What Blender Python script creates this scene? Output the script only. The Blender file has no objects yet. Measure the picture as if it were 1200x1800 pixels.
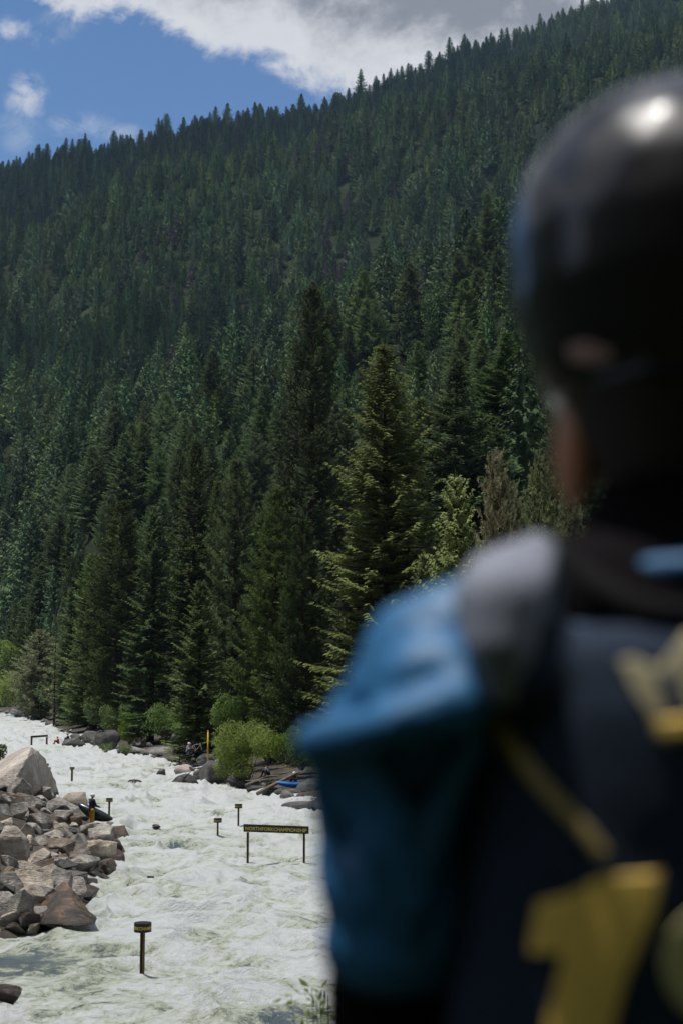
import bpy, bmesh, math, random
import numpy as np
from mathutils import Vector, Matrix
from mathutils.bvhtree import BVHTree
R = math.radians
scene = bpy.context.scene
COL = scene.collection

# ------------------------------------------------------------------ camera, sky, sun, exposure
CAM_Z = 8.0; PITCH = math.atan(300/2500)
cam_d = bpy.data.cameras.new('camera'); cam = bpy.data.objects.new('camera', cam_d); COL.objects.link(cam)
cam.location = (0, 0, CAM_Z); cam.rotation_euler = (math.pi/2 + PITCH, 0, 0)
cam_d.sensor_fit = 'VERTICAL'; cam_d.sensor_height = 36; cam_d.sensor_width = 24; cam_d.lens = 50
cam_d.clip_start = 0.05; cam_d.clip_end = 20000
cam_d.dof.use_dof = True; cam_d.dof.focus_distance = 90; cam_d.dof.aperture_fstop = 2.7
scene.camera = cam
scene.cycles.sample_clamp_direct = 60; scene.cycles.sample_clamp_indirect = 4
scene.view_settings.view_transform = 'Standard'; scene.view_settings.look = 'None'
scene.view_settings.gamma = 1; scene.view_settings.use_curve_mapping = False
scene.view_settings.exposure = -0.08
SUN_DIR = Vector((-0.20, -0.03, 0.91)).normalized()
sun_el = math.asin(SUN_DIR.z); sun_az = math.atan2(SUN_DIR.x, SUN_DIR.y)
sl = bpy.data.lights.new('sun', 'SUN'); sl.energy = 5.0; sl.angle = R(0.55); sl.color = (1, .96, .9)
so = bpy.data.objects.new('sun', sl); COL.objects.link(so)
so.rotation_euler = (-SUN_DIR).to_track_quat('-Z', 'Y').to_euler()

def ray(px, py):
    dx, dz = (px-600)/2500, (900-py)/2500
    c, s = math.cos(PITCH), math.sin(PITCH)
    return Vector((dx, c - dz*s, s + dz*c))
def at(px, py, Y):
    r = ray(px, py); k = Y/r.y
    return Vector((r.x*k, Y, CAM_Z + r.z*k))
def on_z(px, py, z=0.0):
    r = ray(px, py); k = (z-CAM_Z)/r.z
    return Vector((r.x*k, r.y*k, z))
def E(py):
    r = ray(600, py); return r.z/r.y
def U(px): return (px-600)/2500

# sky: clear Nishita sky with a cloud deck as a function of direction
w = bpy.data.worlds.new('World'); scene.world = w; w.use_nodes = True
nt = w.node_tree; N = nt.nodes; Lk = nt.links; N.clear()
def nd(t, **kw):
    n = N.new(t)
    for k, v in kw.items(): setattr(n, k, v)
    return n
def mth(op, a, b=None, c=None, clamp=False):
    n = N.new('ShaderNodeMath'); n.operation = op; n.use_clamp = clamp
    for i, v in enumerate((a, b, c)):
        if v is None: continue
        if isinstance(v, (int, float)): n.inputs[i].default_value = v
        else: Lk.new(v, n.inputs[i])
    return n.outputs[0]
sky = nd('ShaderNodeTexSky', sky_type='NISHITA', sun_disc=False, sun_elevation=sun_el, sun_rotation=sun_az, altitude=1200, air_density=1.0, dust_density=0.0, ozone_density=2.4)
hsv = nd('ShaderNodeHueSaturation'); hsv.inputs['Saturation'].default_value = 1.12; hsv.inputs['Value'].default_value = 1.12; Lk.new(sky.outputs[0], hsv.inputs['Color'])
tc = nd('ShaderNodeTexCoord'); sep = nd('ShaderNodeSeparateXYZ'); Lk.new(tc.outputs['Generated'], sep.inputs[0])
yy = mth('MAXIMUM', mth('ABSOLUTE', sep.outputs[1]), 0.12)
s_ = mth('DIVIDE', sep.outputs[0], yy); t_ = mth('DIVIDE', sep.outputs[2], yy)
comb = nd('ShaderNodeCombineXYZ'); Lk.new(s_, comb.inputs[0]); Lk.new(t_, comb.inputs[1]); Lk.new(sep.outputs[1], comb.inputs[2])
def noise(vec, scale, det=6, rough=0.6, off=0.0, dist=0.0):
    n = nd('ShaderNodeTexNoise'); n.inputs['Scale'].default_value = scale; n.inputs['Detail'].default_value = det
    n.inputs['Roughness'].default_value = rough; n.inputs['Distortion'].default_value = dist
    m = nd('ShaderNodeVectorMath', operation='ADD'); m.inputs[1].default_value = (off, off*.7, off*.3)
    Lk.new(vec, m.inputs[0]); Lk.new(m.outputs[0], n.inputs['Vector'])
    return n.outputs['Fac']
fc = nd('ShaderNodeFloatCurve')
pts = [(-150, -40), (0, -4), (120, 22), (230, 28), (310, 62), (380, 112), (460, 120), (520, 146), (600, 158), (680, 178), (900, 240), (1300, 330)]
cv = fc.mapping.curves[0]
S0, S1 = -0.35, 0.35
pp = [((U(x)/ray(600, y).y - S0)/(S1-S0), min(max((E(y)-0.3)/0.25, 0), 1)) for x, y in pts]
cv.points[0].location = (0, pp[0][1]); cv.points[1].location = (1, pp[-1][1])
for q in pp: cv.points.new(max(0.001, min(q[0], .999)), q[1])
fc.mapping.update()
sn = mth('MULTIPLY_ADD', s_, 1/(S1-S0), -S0/(S1-S0), clamp=True)
Lk.new(sn, fc.inputs['Value'])
tedge = mth('MULTIPLY_ADD', fc.outputs[0], 0.25, 0.3)
n1 = noise(comb.outputs[0], 9, 9, .62, 3.1, .3)
n2 = noise(comb.outputs[0], 34, 8, .65, 7.7, .5)
d = mth('SUBTRACT', t_, tedge)
d = mth('ADD', d, mth('MULTIPLY_ADD', n1, 0.10, -0.05))
d = mth('ADD', d, mth('MULTIPLY_ADD', n2, 0.035, -0.0175))
def smooth(x, a, b):
    m = nd('ShaderNodeMapRange', interpolation_type='SMOOTHSTEP'); Lk.new(x, m.inputs[0])
    m.inputs[1].default_value = a; m.inputs[2].default_value = b; return m.outputs[0]
alpha = smooth(d, -0.004, 0.016)
# broken cloud higher overhead
hi = smooth(t_, 0.9, 1.6)
nb = noise(tc.outputs['Generated'], 2.6, 7, .6, 1.3)
broken = smooth(nb, .42, .56)
mixa = nd('ShaderNodeMix', data_type='FLOAT'); Lk.new(hi, mixa.inputs[0]); Lk.new(alpha, mixa.inputs[2]); Lk.new(broken, mixa.inputs[3])
alpha = mixa.outputs[0]
# small wisps
def wisp(px, py, rx, ry, amt):
    su, te = U(px)/ray(600, py).y, E(py)
    a = mth('DIVIDE', mth('SUBTRACT', s_, su), rx/2500); b = mth('DIVIDE', mth('SUBTRACT', t_, te), ry/2500)
    r2 = mth('ADD', mth('MULTIPLY', a, a), mth('MULTIPLY', b, b))
    g = mth('SUBTRACT', 1.0, r2, clamp=True)
    return mth('MULTIPLY', mth('MULTIPLY', g, amt), smooth(mth('ADD', n2, mth('MULTIPLY', g, .14)), .48, .78))
ws = None
for a in ((48, 168, 48, 58, .75), (145, 220, 75, 36, .45), (35, 230, 50, 50, .3), (15, 55, 60, 36, .7), (70, 68, 50, 26, .4), (215, 235, 60, 25, .4), (110, 40, 60, 40, .3)):
    v = wisp(*a); ws = v if ws is None else mth('MAXIMUM', ws, v)
alpha = mth('MAXIMUM', alpha, ws, clamp=True)
# cloud tone: thin sunlit edge brighter, thick belly greyer
deep = smooth(mth('ADD', d, mth('MULTIPLY_ADD', noise(comb.outputs[0], 14, 8, .6, 5.0, .2), .16, -.09)), 0.0, 0.075)
cr = nd('ShaderNodeMix', data_type='RGBA'); Lk.new(deep, cr.inputs[0])
cr.inputs[6].default_value = (6.3, 6.45, 6.9, 1); cr.inputs[7].default_value = (2.3, 2.5, 2.95, 1)
# brighter streaks inside the belly
br = smooth(noise(comb.outputs[0], 11, 8, .62, 9.4, .4), .5, .72)
cr2 = nd('ShaderNodeMix', data_type='RGBA'); Lk.new(mth('MULTIPLY', br, .9), cr2.inputs[0]); Lk.new(cr.outputs[2], cr2.inputs[6]); cr2.inputs[7].default_value = (6.6, 6.7, 7.0, 1)
ov = nd('ShaderNodeMix', data_type='RGBA'); Lk.new(hi, ov.inputs[0]); Lk.new(cr2.outputs[2], ov.inputs[6]); ov.inputs[7].default_value = (7.5, 7.8, 8.4, 1)
mx = nd('ShaderNodeMix', data_type='RGBA'); Lk.new(alpha, mx.inputs[0]); Lk.new(hsv.outputs[0], mx.inputs[6]); Lk.new(ov.outputs[2], mx.inputs[7])
bg = nd('ShaderNodeBackground'); bg.inputs[1].default_value = 0.115; Lk.new(mx.outputs[2], bg.inputs[0])
wo = nd('ShaderNodeOutputWorld'); Lk.new(bg.outputs[0], wo.inputs[0])

# ------------------------------------------------------------------ helpers
def tag(o, label=None, cat=None, group=None, kind=None):
    if label: o['label'] = label
    if cat: o['category'] = cat
    if group: o['group'] = group
    if kind: o['kind'] = kind
    return o
def mesh_obj(name, verts, faces, mats, parent=None, smooth_=False, mi=None):
    me = bpy.data.meshes.new(name)
    me.from_pydata([tuple(v) for v in verts] if not isinstance(verts, np.ndarray) else verts.tolist(), [], faces if not isinstance(faces, np.ndarray) else faces.tolist())
    for m in (mats if isinstance(mats, (list, tuple)) else [mats]): me.materials.append(m)
    if mi is not None: me.polygons.foreach_set('material_index', mi)
    if smooth_: me.polygons.foreach_set('use_smooth', [True]*len(me.polygons))
    me.update()
    o = bpy.data.objects.new(name, me); COL.objects.link(o)
    if parent: o.parent = parent
    return o
def empty(name, loc, rz=0):
    o = bpy.data.objects.new(name, None); COL.objects.link(o); o.location = loc; o.rotation_euler = (0, 0, rz); o.empty_display_size = .2
    return o

def hash3(i, j, k, seed):
    n = (i.astype(np.int64)*374761393 + j.astype(np.int64)*668265263 + k.astype(np.int64)*2147483647 + seed*1274126177) & 0xffffffff
    n = ((n ^ (n >> 13))*1274126177) & 0xffffffff
    n = ((n ^ (n >> 15))*2246822519) & 0xffffffff
    return ((n ^ (n >> 16)) & 0xffffff)/float(0xffffff)
def vnoise(x, y, z=None, seed=0):
    x = np.asarray(x, float); y = np.asarray(y, float); z = np.zeros_like(x) if z is None else np.asarray(z, float)
    i, j, k = np.floor(x), np.floor(y), np.floor(z); fx, fy, fz = x-i, y-j, z-k
    fx, fy, fz = [f*f*f*(f*(f*6-15)+10) for f in (fx, fy, fz)]
    r = 0
    for a in (0, 1):
        for b in (0, 1):
            for c in (0, 1):
                r = r + hash3(i+a, j+b, k+c, seed)*(fx if a else 1-fx)*(fy if b else 1-fy)*(fz if c else 1-fz)
    return r*2-1
def fbm(x, y, z=None, oct=4, seed=0, gain=.5):
    a, s, t = 1, 0, 0
    for o in range(oct):
        s = s + a*vnoise(np.asarray(x)*2**o+o*17.3, np.asarray(y)*2**o-o*9.1, None if z is None else np.asarray(z)*2**o, seed+o); t += a; a *= gain
    return s/t

# ------------------------------------------------------------------ materials
def mat(name, rough=.6, spec=.3, metal=0.0):
    m = bpy.data.materials.new(name); m.use_nodes = True
    b = m.node_tree.nodes['Principled BSDF']
    b.inputs['Roughness'].default_value = rough; b.inputs['Specular IOR Level'].default_value = spec; b.inputs['Metallic'].default_value = metal
    return m, m.node_tree.nodes, m.node_tree.links, b
def tex(Nn, L, kind, scale, det=5, rough=.6, coord='Object', dist=0, sc=None):
    t = Nn.new('ShaderNodeTexCoord'); n = Nn.new('ShaderNodeTexNoise'); n.inputs['Scale'].default_value = scale
    n.inputs['Detail'].default_value = det; n.inputs['Roughness'].default_value = rough; n.inputs['Distortion'].default_value = dist
    src = t.outputs[coord]
    if sc:
        mp = Nn.new('ShaderNodeMapping'); mp.inputs['Scale'].default_value = sc; L.new(src, mp.inputs[0]); src = mp.outputs[0]
    L.new(src, n.inputs['Vector']); return n.outputs['Fac']
def ramp(Nn, L, fac, stops):
    r = Nn.new('ShaderNodeValToRGB'); L.new(fac, r.inputs[0]); e = r.color_ramp.elements
    while len(e) < len(stops): e.new(0.5)
    for k, (p, c) in enumerate(stops): e[k].position = p; e[k].color = (*c, 1) if len(c) == 3 else c
    return r.outputs[0]
def plain(name, col, rough=.6, spec=.3, var=.25, scale=8, bump=0.0, bscale=60):
    m, Nn, L, b = mat(name, rough, spec)
    f = tex(Nn, L, 'n', scale, 5)
    c0 = tuple(c*(1-var) for c in col); c1 = tuple(c*(1+var) for c in col)
    L.new(ramp(Nn, L, f, [(.3, c0), (.7, c1)]), b.inputs['Base Color'])
    if bump:
        bp = Nn.new('ShaderNodeBump'); bp.inputs['Strength'].default_value = bump; bp.inputs['Distance'].default_value = .01
        L.new(tex(Nn, L, 'n', bscale, 4), bp.inputs['Height']); L.new(bp.outputs[0], b.inputs['Normal'])
    return m
def foliage(name, c_dark, c_light, transl=.35, scale=.6, hue=.02, val=.3):
    m, Nn, L, b = mat(name, .7, .08)
    f = tex(Nn, L, 'n', scale, 3, .6)
    col = ramp(Nn, L, f, [(.32, c_dark), (.68, c_light)])
    oi = Nn.new('ShaderNodeObjectInfo'); hs = Nn.new('ShaderNodeHueSaturation')
    mh = Nn.new('ShaderNodeMapRange'); mh.inputs[3].default_value = .5-hue; mh.inputs[4].default_value = .5+hue*.6; L.new(oi.outputs['Random'], mh.inputs[0])
    mf = Nn.new('ShaderNodeMath'); mf.operation = 'MULTIPLY'; L.new(oi.outputs['Random'], mf.inputs[0]); mf.inputs[1].default_value = 7.31
    fr = Nn.new('ShaderNodeMath'); fr.operation = 'FRACT'; L.new(mf.outputs[0], fr.inputs[0])
    mv = Nn.new('ShaderNodeMapRange'); mv.inputs[3].default_value = 1-val; mv.inputs[4].default_value = 1+val; L.new(fr.outputs[0], mv.inputs[0])
    mf2 = Nn.new('ShaderNodeMath'); mf2.operation = 'MULTIPLY'; L.new(oi.outputs['Random'], mf2.inputs[0]); mf2.inputs[1].default_value = 23.7
    fr2 = Nn.new('ShaderNodeMath'); fr2.operation = 'FRACT'; L.new(mf2.outputs[0], fr2.inputs[0])
    ms = Nn.new('ShaderNodeMapRange'); ms.inputs[3].default_value = .75; ms.inputs[4].default_value = 1.05; L.new(fr2.outputs[0], ms.inputs[0])
    L.new(col, hs.inputs['Color']); L.new(mh.outputs[0], hs.inputs['Hue']); L.new(mv.outputs[0], hs.inputs['Value']); L.new(ms.outputs[0], hs.inputs['Saturation'])
    L.new(hs.outputs[0], b.inputs['Base Color'])
    tr = Nn.new('ShaderNodeBsdfTranslucent'); g = Nn.new('ShaderNodeGamma'); g.inputs[1].default_value = .9; L.new(hs.outputs[0], g.inputs[0]); L.new(g.outputs[0], tr.inputs[0])
    mx = Nn.new('ShaderNodeMixShader'); mx.inputs[0].default_value = transl
    L.new(b.outputs[0], mx.inputs[1]); L.new(tr.outputs[0], mx.inputs[2]); L.new(mx.outputs[0], Nn['Material Output'].inputs[0])
    return m
M = {}
M['fol_hill'] = foliage('hill_needles', (.075, .14, .058), (.125, .205, .08), .12, .12, .016, .48)
M['fol_hill2'] = foliage('hill_needles_light', (.12, .18, .06), (.18, .25, .08), .14, .25, .018, .3)
M['fol_dead'] = foliage('hill_needles_dead', (.09, .078, .08), (.17, .14, .14), .2, .3, .01, .3)
M['fol_darkpine'] = foliage('dark_pine_needles', (.030, .050, .016), (.085, .115, .036), .25, .5, .01, .15)
M['fol_olive'] = foliage('olive_needles', (.048, .078, .024), (.15, .20, .055), .3, .4, .01, .15)
M['fol_green'] = foliage('green_needles', (.036, .07, .024), (.115, .185, .055), .3, .4, .01, .15)
M['fol_olivelight'] = foliage('light_olive_needles', (.05, .075, .03), (.13, .165, .06), .3, .4, .015, .2)
M['fol_lightgreen'] = foliage('light_green_needles', (.06, .11, .038), (.19, .28, .085), .3, .4, .015, .2)
M['fol_fir'] = foliage('fir_needles', (.06, .088, .02), (.21, .27, .055), .35, .45, .008, .1)
M['fol_young'] = foliage('young_fir_needles', (.14, .19, .05), (.34, .41, .13), .4, .8, .008, .1)
M['fol_palepine'] = foliage('pale_pine_needles', (.20, .185, .08), (.40, .36, .18), .35, 1.0, .01, .1)
M['fol_greypine'] = foliage('grey_pine_needles', (.13, .15, .075), (.29, .32, .16), .35, .8, .01, .1)
M['leaf_bright'] = foliage('bright_leaves', (.12, .19, .03), (.27, .36, .065), .45, .7, .012, .12)
M['leaf_mid'] = foliage('mid_leaves', (.06, .115, .02), (.17, .27, .05), .4, .5, .02, .25)
M['leaf_pale'] = foliage('pale_leaves', (.10, .14, .05), (.22, .28, .11), .4, .5, .02, .2)
M['bark'] = plain('bark', (.055, .035, .025), .9, .1, .4, 4, .6, 12)
M['bark_grey'] = plain('grey_bark', (.12, .11, .10), .9, .1, .3, 4, .6, 12)

# ground
m, Nn, L, b = mat('ground', .95, .1)
f1 = tex(Nn, L, 'n', .02, 8, .65); f2 = tex(Nn, L, 'n', .8, 8, .7)
c1 = ramp(Nn, L, f1, [(.35, (.010, .016, .008)), (.55, (.017, .026, .011)), (.72, (.05, .065, .026))])
c2 = ramp(Nn, L, f2, [(.3, (.5, .45, .4)), (.7, (1.4, 1.3, 1.2))])
mm = Nn.new('ShaderNodeMix'); mm.data_type = 'RGBA'; mm.blend_type = 'MULTIPLY'; mm.inputs[0].default_value = 1
L.new(c1, mm.inputs[6]); L.new(c2, mm.inputs[7])
# gravelly river margins by height above the water
ge = Nn.new('ShaderNodeNewGeometry'); sx = Nn.new('ShaderNodeSeparateXYZ'); L.new(ge.outputs['Position'], sx.inputs[0])
mr = Nn.new('ShaderNodeMapRange'); mr.inputs[1].default_value = 1.2; mr.inputs[2].default_value = 4.5; L.new(sx.outputs[2], mr.inputs[0])
c3 = ramp(Nn, L, f2, [(.3, (.025, .022, .018)), (.7, (.11, .095, .08))])
m2 = Nn.new('ShaderNodeMix'); m2.data_type = 'RGBA'; L.new(mr.outputs[0], m2.inputs[0]); L.new(c3, m2.inputs[6]); L.new(mm.outputs[2], m2.inputs[7])
L.new(m2.outputs[2], b.inputs['Base Color'])
M['ground'] = m

# rock
def rock_mat(name, c0, c1, c2, rough=.85, spec=.25, scale=1.2, coord='Object'):
    m, Nn, L, b = mat(name, rough, spec)
    a = tex(Nn, L, 'n', scale, 8, .65, coord); bb = tex(Nn, L, 'n', scale*7, 6, .7, coord); st = tex(Nn, L, 'n', scale*1.3, 5, .6, coord, 1.5, (1, 1, 5))
    col = ramp(Nn, L, a, [(.32, c0), (.5, c1), (.68, c2)])
    oi = Nn.new('ShaderNodeObjectInfo'); mv = Nn.new('ShaderNodeMapRange'); mv.inputs[3].default_value = .72; mv.inputs[4].default_value = 1.25; L.new(oi.outputs['Random'], mv.inputs[0])
    hs = Nn.new('ShaderNodeHueSaturation'); L.new(mv.outputs[0], hs.inputs['Value']); L.new(col, hs.inputs['Color'])
    mm = Nn.new('ShaderNodeMix'); mm.data_type = 'RGBA'; mm.blend_type = 'MULTIPLY'; mm.inputs[0].default_value = .8
    L.new(hs.outputs[0], mm.inputs[6]); L.new(ramp(Nn, L, bb, [(.3, (.6, .6, .6)), (.55, (1, 1, 1)), (.75, (1.25, 1.22, 1.15))]), mm.inputs[7])
    # the splash zone just above the river is wet: darker and glossier
    ge = Nn.new('ShaderNodeNewGeometry'); sx = Nn.new('ShaderNodeSeparateXYZ'); L.new(ge.outputs['Position'], sx.inputs[0])
    wt = Nn.new('ShaderNodeMath'); wt.operation = 'MULTIPLY_ADD'; L.new(a, wt.inputs[0]); wt.inputs[1].default_value = -.6; L.new(sx.outputs[2], wt.inputs[2])
    wm = Nn.new('ShaderNodeMapRange'); L.new(wt.outputs[0], wm.inputs[0]); wm.inputs[1].default_value = .0; wm.inputs[2].default_value = .25; wm.inputs[3].default_value = .38; wm.inputs[4].default_value = 1
    wr_ = Nn.new('ShaderNodeMapRange'); L.new(wt.outputs[0], wr_.inputs[0]); wr_.inputs[1].default_value = .0; wr_.inputs[2].default_value = .25; wr_.inputs[3].default_value = min(rough, .25); wr_.inputs[4].default_value = rough
    wx = Nn.new('ShaderNodeMix'); wx.data_type = 'RGBA'; wx.blend_type = 'MULTIPLY'; wx.inputs[0].default_value = 1; L.new(mm.outputs[2], wx.inputs[6]); L.new(wm.outputs[0], wx.inputs[7])
    L.new(wx.outputs[2], b.inputs['Base Color']); L.new(wr_.outputs[0], b.inputs['Roughness'])
    ad = Nn.new('ShaderNodeMath'); ad.operation = 'MULTIPLY_ADD'; L.new(st, ad.inputs[0]); ad.inputs[1].default_value = 1.2; L.new(bb, ad.inputs[2])
    bp = Nn.new('ShaderNodeBump'); bp.inputs['Strength'].default_value = .8; bp.inputs['Distance'].default_value = .12
    L.new(ad.outputs[0], bp.inputs['Height']); L.new(bp.outputs[0], b.inputs['Normal'])
    return m
M['rock_grey'] = rock_mat('grey_granite', (.10, .095, .09), (.28, .26, .235), (.52, .48, .42))
M['rock_tan'] = rock_mat('tan_granite', (.19, .16, .125), (.42, .36, .29), (.60, .545, .465))
M['rock_pale'] = rock_mat('pale_granite', (.25, .215, .18), (.39, .345, .30), (.54, .495, .44), scale=.6)
M['rock_rust'] = rock_mat('rusty_granite', (.07, .055, .045), (.16, .125, .10), (.30, .245, .19))
M['rock_wetrust'] = rock_mat('wet_rusty_rock', (.018, .013, .011), (.05, .036, .026), (.18, .115, .068), .25, .5, 1.1)
M['rock_wet'] = rock_mat('wet_rock', (.018, .012, .010), (.05, .03, .02), (.12, .07, .045), .18, .6)
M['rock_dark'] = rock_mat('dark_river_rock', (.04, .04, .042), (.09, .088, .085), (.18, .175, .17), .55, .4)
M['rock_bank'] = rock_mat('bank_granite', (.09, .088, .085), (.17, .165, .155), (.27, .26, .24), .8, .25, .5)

# ------------------------------------------------------------------ terrain
right_bank = [(-.60, 800), (-.40, 560), (-.30, 460), (-.245, 410), (-.21, 300), (-.19, 222), (-.16, 170), (-.12, 146), (-.084, 118), (-.048, 103), (-.02, 90), (.05, 74), (.10, 60), (.24, 50), (.6, 40)]
rb = np.array([(u*y, y) for u, y in right_bank])
lb = np.array([(-560, 600), (-250, 400), (-110, 290), (-46, 160), (-24, 112), (-16.5, 90), (-11.3, 76), (-9.9, 64), (-9.6, 58), (-8.6, 49), (-11.0, 46.5), (-11.2, 40), (-10.2, 33), (-9, 26), (-6, 16), (6, 12.5), (24, 14)])
def dist_poly(P, X, Y):
    best = np.full(X.shape, 1e9)
    for a, b_ in zip(P[:-1], P[1:]):
        d = b_-a; t = np.clip(((X-a[0])*d[0]+(Y-a[1])*d[1])/(d@d), 0, 1)
        best = np.minimum(best, np.hypot(X-a[0]-t*d[0], Y-a[1]-t*d[1]))
    return best
RU = np.array([p[0] for p in right_bank]); RY = np.array([p[1] for p in right_bank])
def Yb_of(u): return np.interp(u, RU, RY)
def river_left_of(X, Y):   # X of the left bank line at this Y
    order = np.argsort(lb[:, 1]); return np.interp(Y, lb[order, 1], lb[order, 0])
def interp_u(tab, u): return np.interp(u, [U(a) for a, _ in tab], [E(b_) for _, b_ in tab])
R1 = [(-600, 560), (0, 420), (100, 392), (200, 350), (300, 315), (400, 290), (500, 270), (600, 245), (700, 210), (850, 174), (1000, 124), (1200, 50), (1800, -60)]
R2 = [(-600, 380), (0, 318), (130, 285), (250, 266), (400, 244), (520, 228), (640, 188), (800, 130), (960, 80), (1050, 42), (1200, -8), (1800, -160)]
R0 = [(-600, 840), (0, 790), (250, 745), (450, 670), (560, 600), (640, 570), (720, 548), (800, 512), (900, 455), (1000, 410), (1200, 350), (1800, 280)]
R0b = [(-600, 690), (0, 650), (250, 600), (450, 590), (560, 580), (640, 570), (800, 520), (900, 500), (1000, 460), (1200, 420), (1800, 350)]
def terrain(X, Y):
    X = np.asarray(X, float); Y = np.asarray(Y, float)
    Yc = np.maximum(Y, 25.0); u = np.clip(X/Yc, -.6, .6)
    Yb = Yb_of(u); t = Y-Yb
    dR = dist_poly(rb, X, Y); dL = dist_poly(lb, X, Y)
    right_side = t > 0
    near = (X < river_left_of(X, Y)) | (Y < 12)
    # far/right land
    z1, z2 = np.clip(dR, 0, 12)/12*1.8, np.clip((dR-12)/60, 0, 1)*5
    zb = z1+z2
    Ya = Yb+60
    e1, e2, e0, e0b = interp_u(R1, u), interp_u(R2, u), interp_u(R0, u), interp_u(R0b, u)
    zs = [7.0+0*u, 8+e0*650, 8+e0b*900, 8+e1*1300, 8+e1*1300-45, 8+e2*2000, 8+e2*2000-60, 8+e2*2000-500]
    Ys = [Ya, np.maximum(650, Ya+100), np.maximum(900, Ya+300), np.full_like(u, 1330), np.full_like(u, 1480), np.full_like(u, 2000), np.full_like(u, 2150), np.full_like(u, 3000)]
    zh = np.full(X.shape, 0.0); zh = zh+zs[0]
    for k in range(len(zs)-1):
        f = np.clip((Y-Ys[k])/(Ys[k+1]-Ys[k]), 0, 1)
        if k >= 1: f = f*f*(3-2*f)*.5+f*.5
        zh = np.where(Y >= Ys[k], zs[k]+(zs[k+1]-zs[k])*f, zh)
    zr = np.where(Y > Ya, zh, zb)
    zr = zr+fbm(X/60, Y/60, oct=4, seed=3)*np.clip((Y-Ya)/120, 0, 1)*16
    # left / near land: rubble bank by the camera
    prof = np.interp(dL, [0, 2, 8, 14, 40, 200, 500], [.0, .7, 2.6, 4.2, 14, 150, 450])  # outer part: unseen left valley wall, raised to darken helmet reflections
    k = np.clip((30-Y)/12, 0, 1)          # steep road embankment under the camera
    profn = np.interp(dL, [0, 9.2, 11, 40, 200], [.1, 6.3, 6.63, 7, 30])
    zl = prof*(1-k)+profn*k + fbm(X/2.5, Y/2.5, oct=3, seed=5)*.12
    zl = zl+np.clip(-Y-5, 0, 400)*1.5  # unseen slope behind the camera, added to darken the helmet and back
    bed = -np.clip(np.minimum(dR, dL)/3, 0, 1)*1.3-.15
    z = np.where(near, zl, np.where(right_side, zr, bed))
    return z
def tz(x, y): return float(terrain(np.array([x]), np.array([y]))[0])
def t_hit(px, py, y0=20, y1=2500):
    r = ray(px, py); Ys = np.geomspace(y0, y1, 900); X = r.x/r.y*Ys; Z = CAM_Z+r.z/r.y*Ys
    T = np.maximum(terrain(X, Ys), 0); i = np.argmax(T >= Z)
    return Vector((X[i], Ys[i], T[i]))
ys = np.concatenate([np.linspace(-170, 0, 40), np.linspace(1.5, 34, 40), np.geomspace(35, 130, 190), np.geomspace(131, 2900, 260)])
ss = np.linspace(-.48, .48, 460)
GY, GS = np.meshgrid(ys, ss, indexing='ij'); GX = GS*(GY+230)
GZ = terrain(GX, GY)
nr, nc = GX.shape
V = np.stack([GX, GY, GZ], -1).reshape(-1, 3)
idx = np.arange(nr*nc).reshape(nr, nc)
F = np.stack([idx[:-1, :-1], idx[:-1, 1:], idx[1:, 1:], idx[1:, :-1]], -1).reshape(-1, 4)
g = mesh_obj('ground', V, F, M['ground'], smooth_=True); tag(g, kind='structure')

# ------------------------------------------------------------------ river
def wave(X, Y):
    wx = X+fbm(X/5, Y/5, oct=2, seed=11)*2; wy = Y+fbm(X/5, Y/5, oct=2, seed=12)*2
    a = 1-np.abs(fbm(wx/4.6, wy/3.2, oct=3, seed=21)); a = a**3
    b_ = fbm(wx/2.0, wy/1.3, oct=3, seed=31)
    c = 1-np.abs(fbm(wx/.8, wy/.55, oct=3, seed=41))
    z = (a-.55)*.75+b_*.18+(c-.75)*.13
    calm = np.exp(-(((X+9.5)/2.6)**2+((Y-41.5)/4.0)**2))
    z = z*(1-.75*np.clip(calm*1.3, 0, 1))
    # standing wave in the foreground and the drop by the gate
    z = z+.5*np.exp(-(((Y-36.2)/1.2)**2))*np.exp(-((X+1.8)/2.6)**2)-.35*np.exp(-(((Y-34.6)/1.0)**2))*np.exp(-((X+1.6)/2.4)**2)
    z = z+.45*np.exp(-(((Y-85-.4*X)/2.2)**2))*np.exp(-((X+2)/5)**2)
    return z*np.clip((Y+10)/60, .3, 1), calm
wy_ = 1/np.linspace(1/26., 1/130., 760); wy2 = 1/np.linspace(1/131., 1/560., 260); wys = np.concatenate([wy_, wy2])
wss = np.linspace(-.30, .24, 560)
WY, WS = np.meshgrid(wys, wss, indexing='ij'); WX = WS*WY
far = WY > 300
WX = np.where(WY > 200, WX*(1+(WY-200)/260*.35), WX)
WZ, CALM = wave(WX, WY)
wake = np.zeros_like(WX); calm_posts = np.zeros_like(WX)
for px, py in ((437, 1518), (533.5, 1522), (249, 1722), (419, 1456), (383, 1474), (192, 1437), (126, 1374)):
    q = on_z(px, py); dx = WX-q.x; dy = WY-q.y; calm_posts += np.exp(-((dx/1.0)**2+((dy+.8)/2.2)**2)); wake += np.exp(-((dx/.22)**2+((dy-.1)/.22)**2))+.6*np.exp(-(((np.abs(dx)+dy*.45)/.16)**2))*(dy < 0)*np.exp(dy/.9)
WZ = WZ*(1-.85*np.clip(calm_posts, 0, 1))+.10*wake
V = np.stack([WX, WY, WZ], -1).reshape(-1, 3)
nr, nc = WX.shape; idx = np.arange(nr*nc).reshape(nr, nc)
F = np.stack([idx[:-1, :-1], idx[:-1, 1:], idx[1:, 1:], idx[1:, :-1]], -1).reshape(-1, 4)
m, Nn, L, b = mat('white_water', .45, .4)
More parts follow.
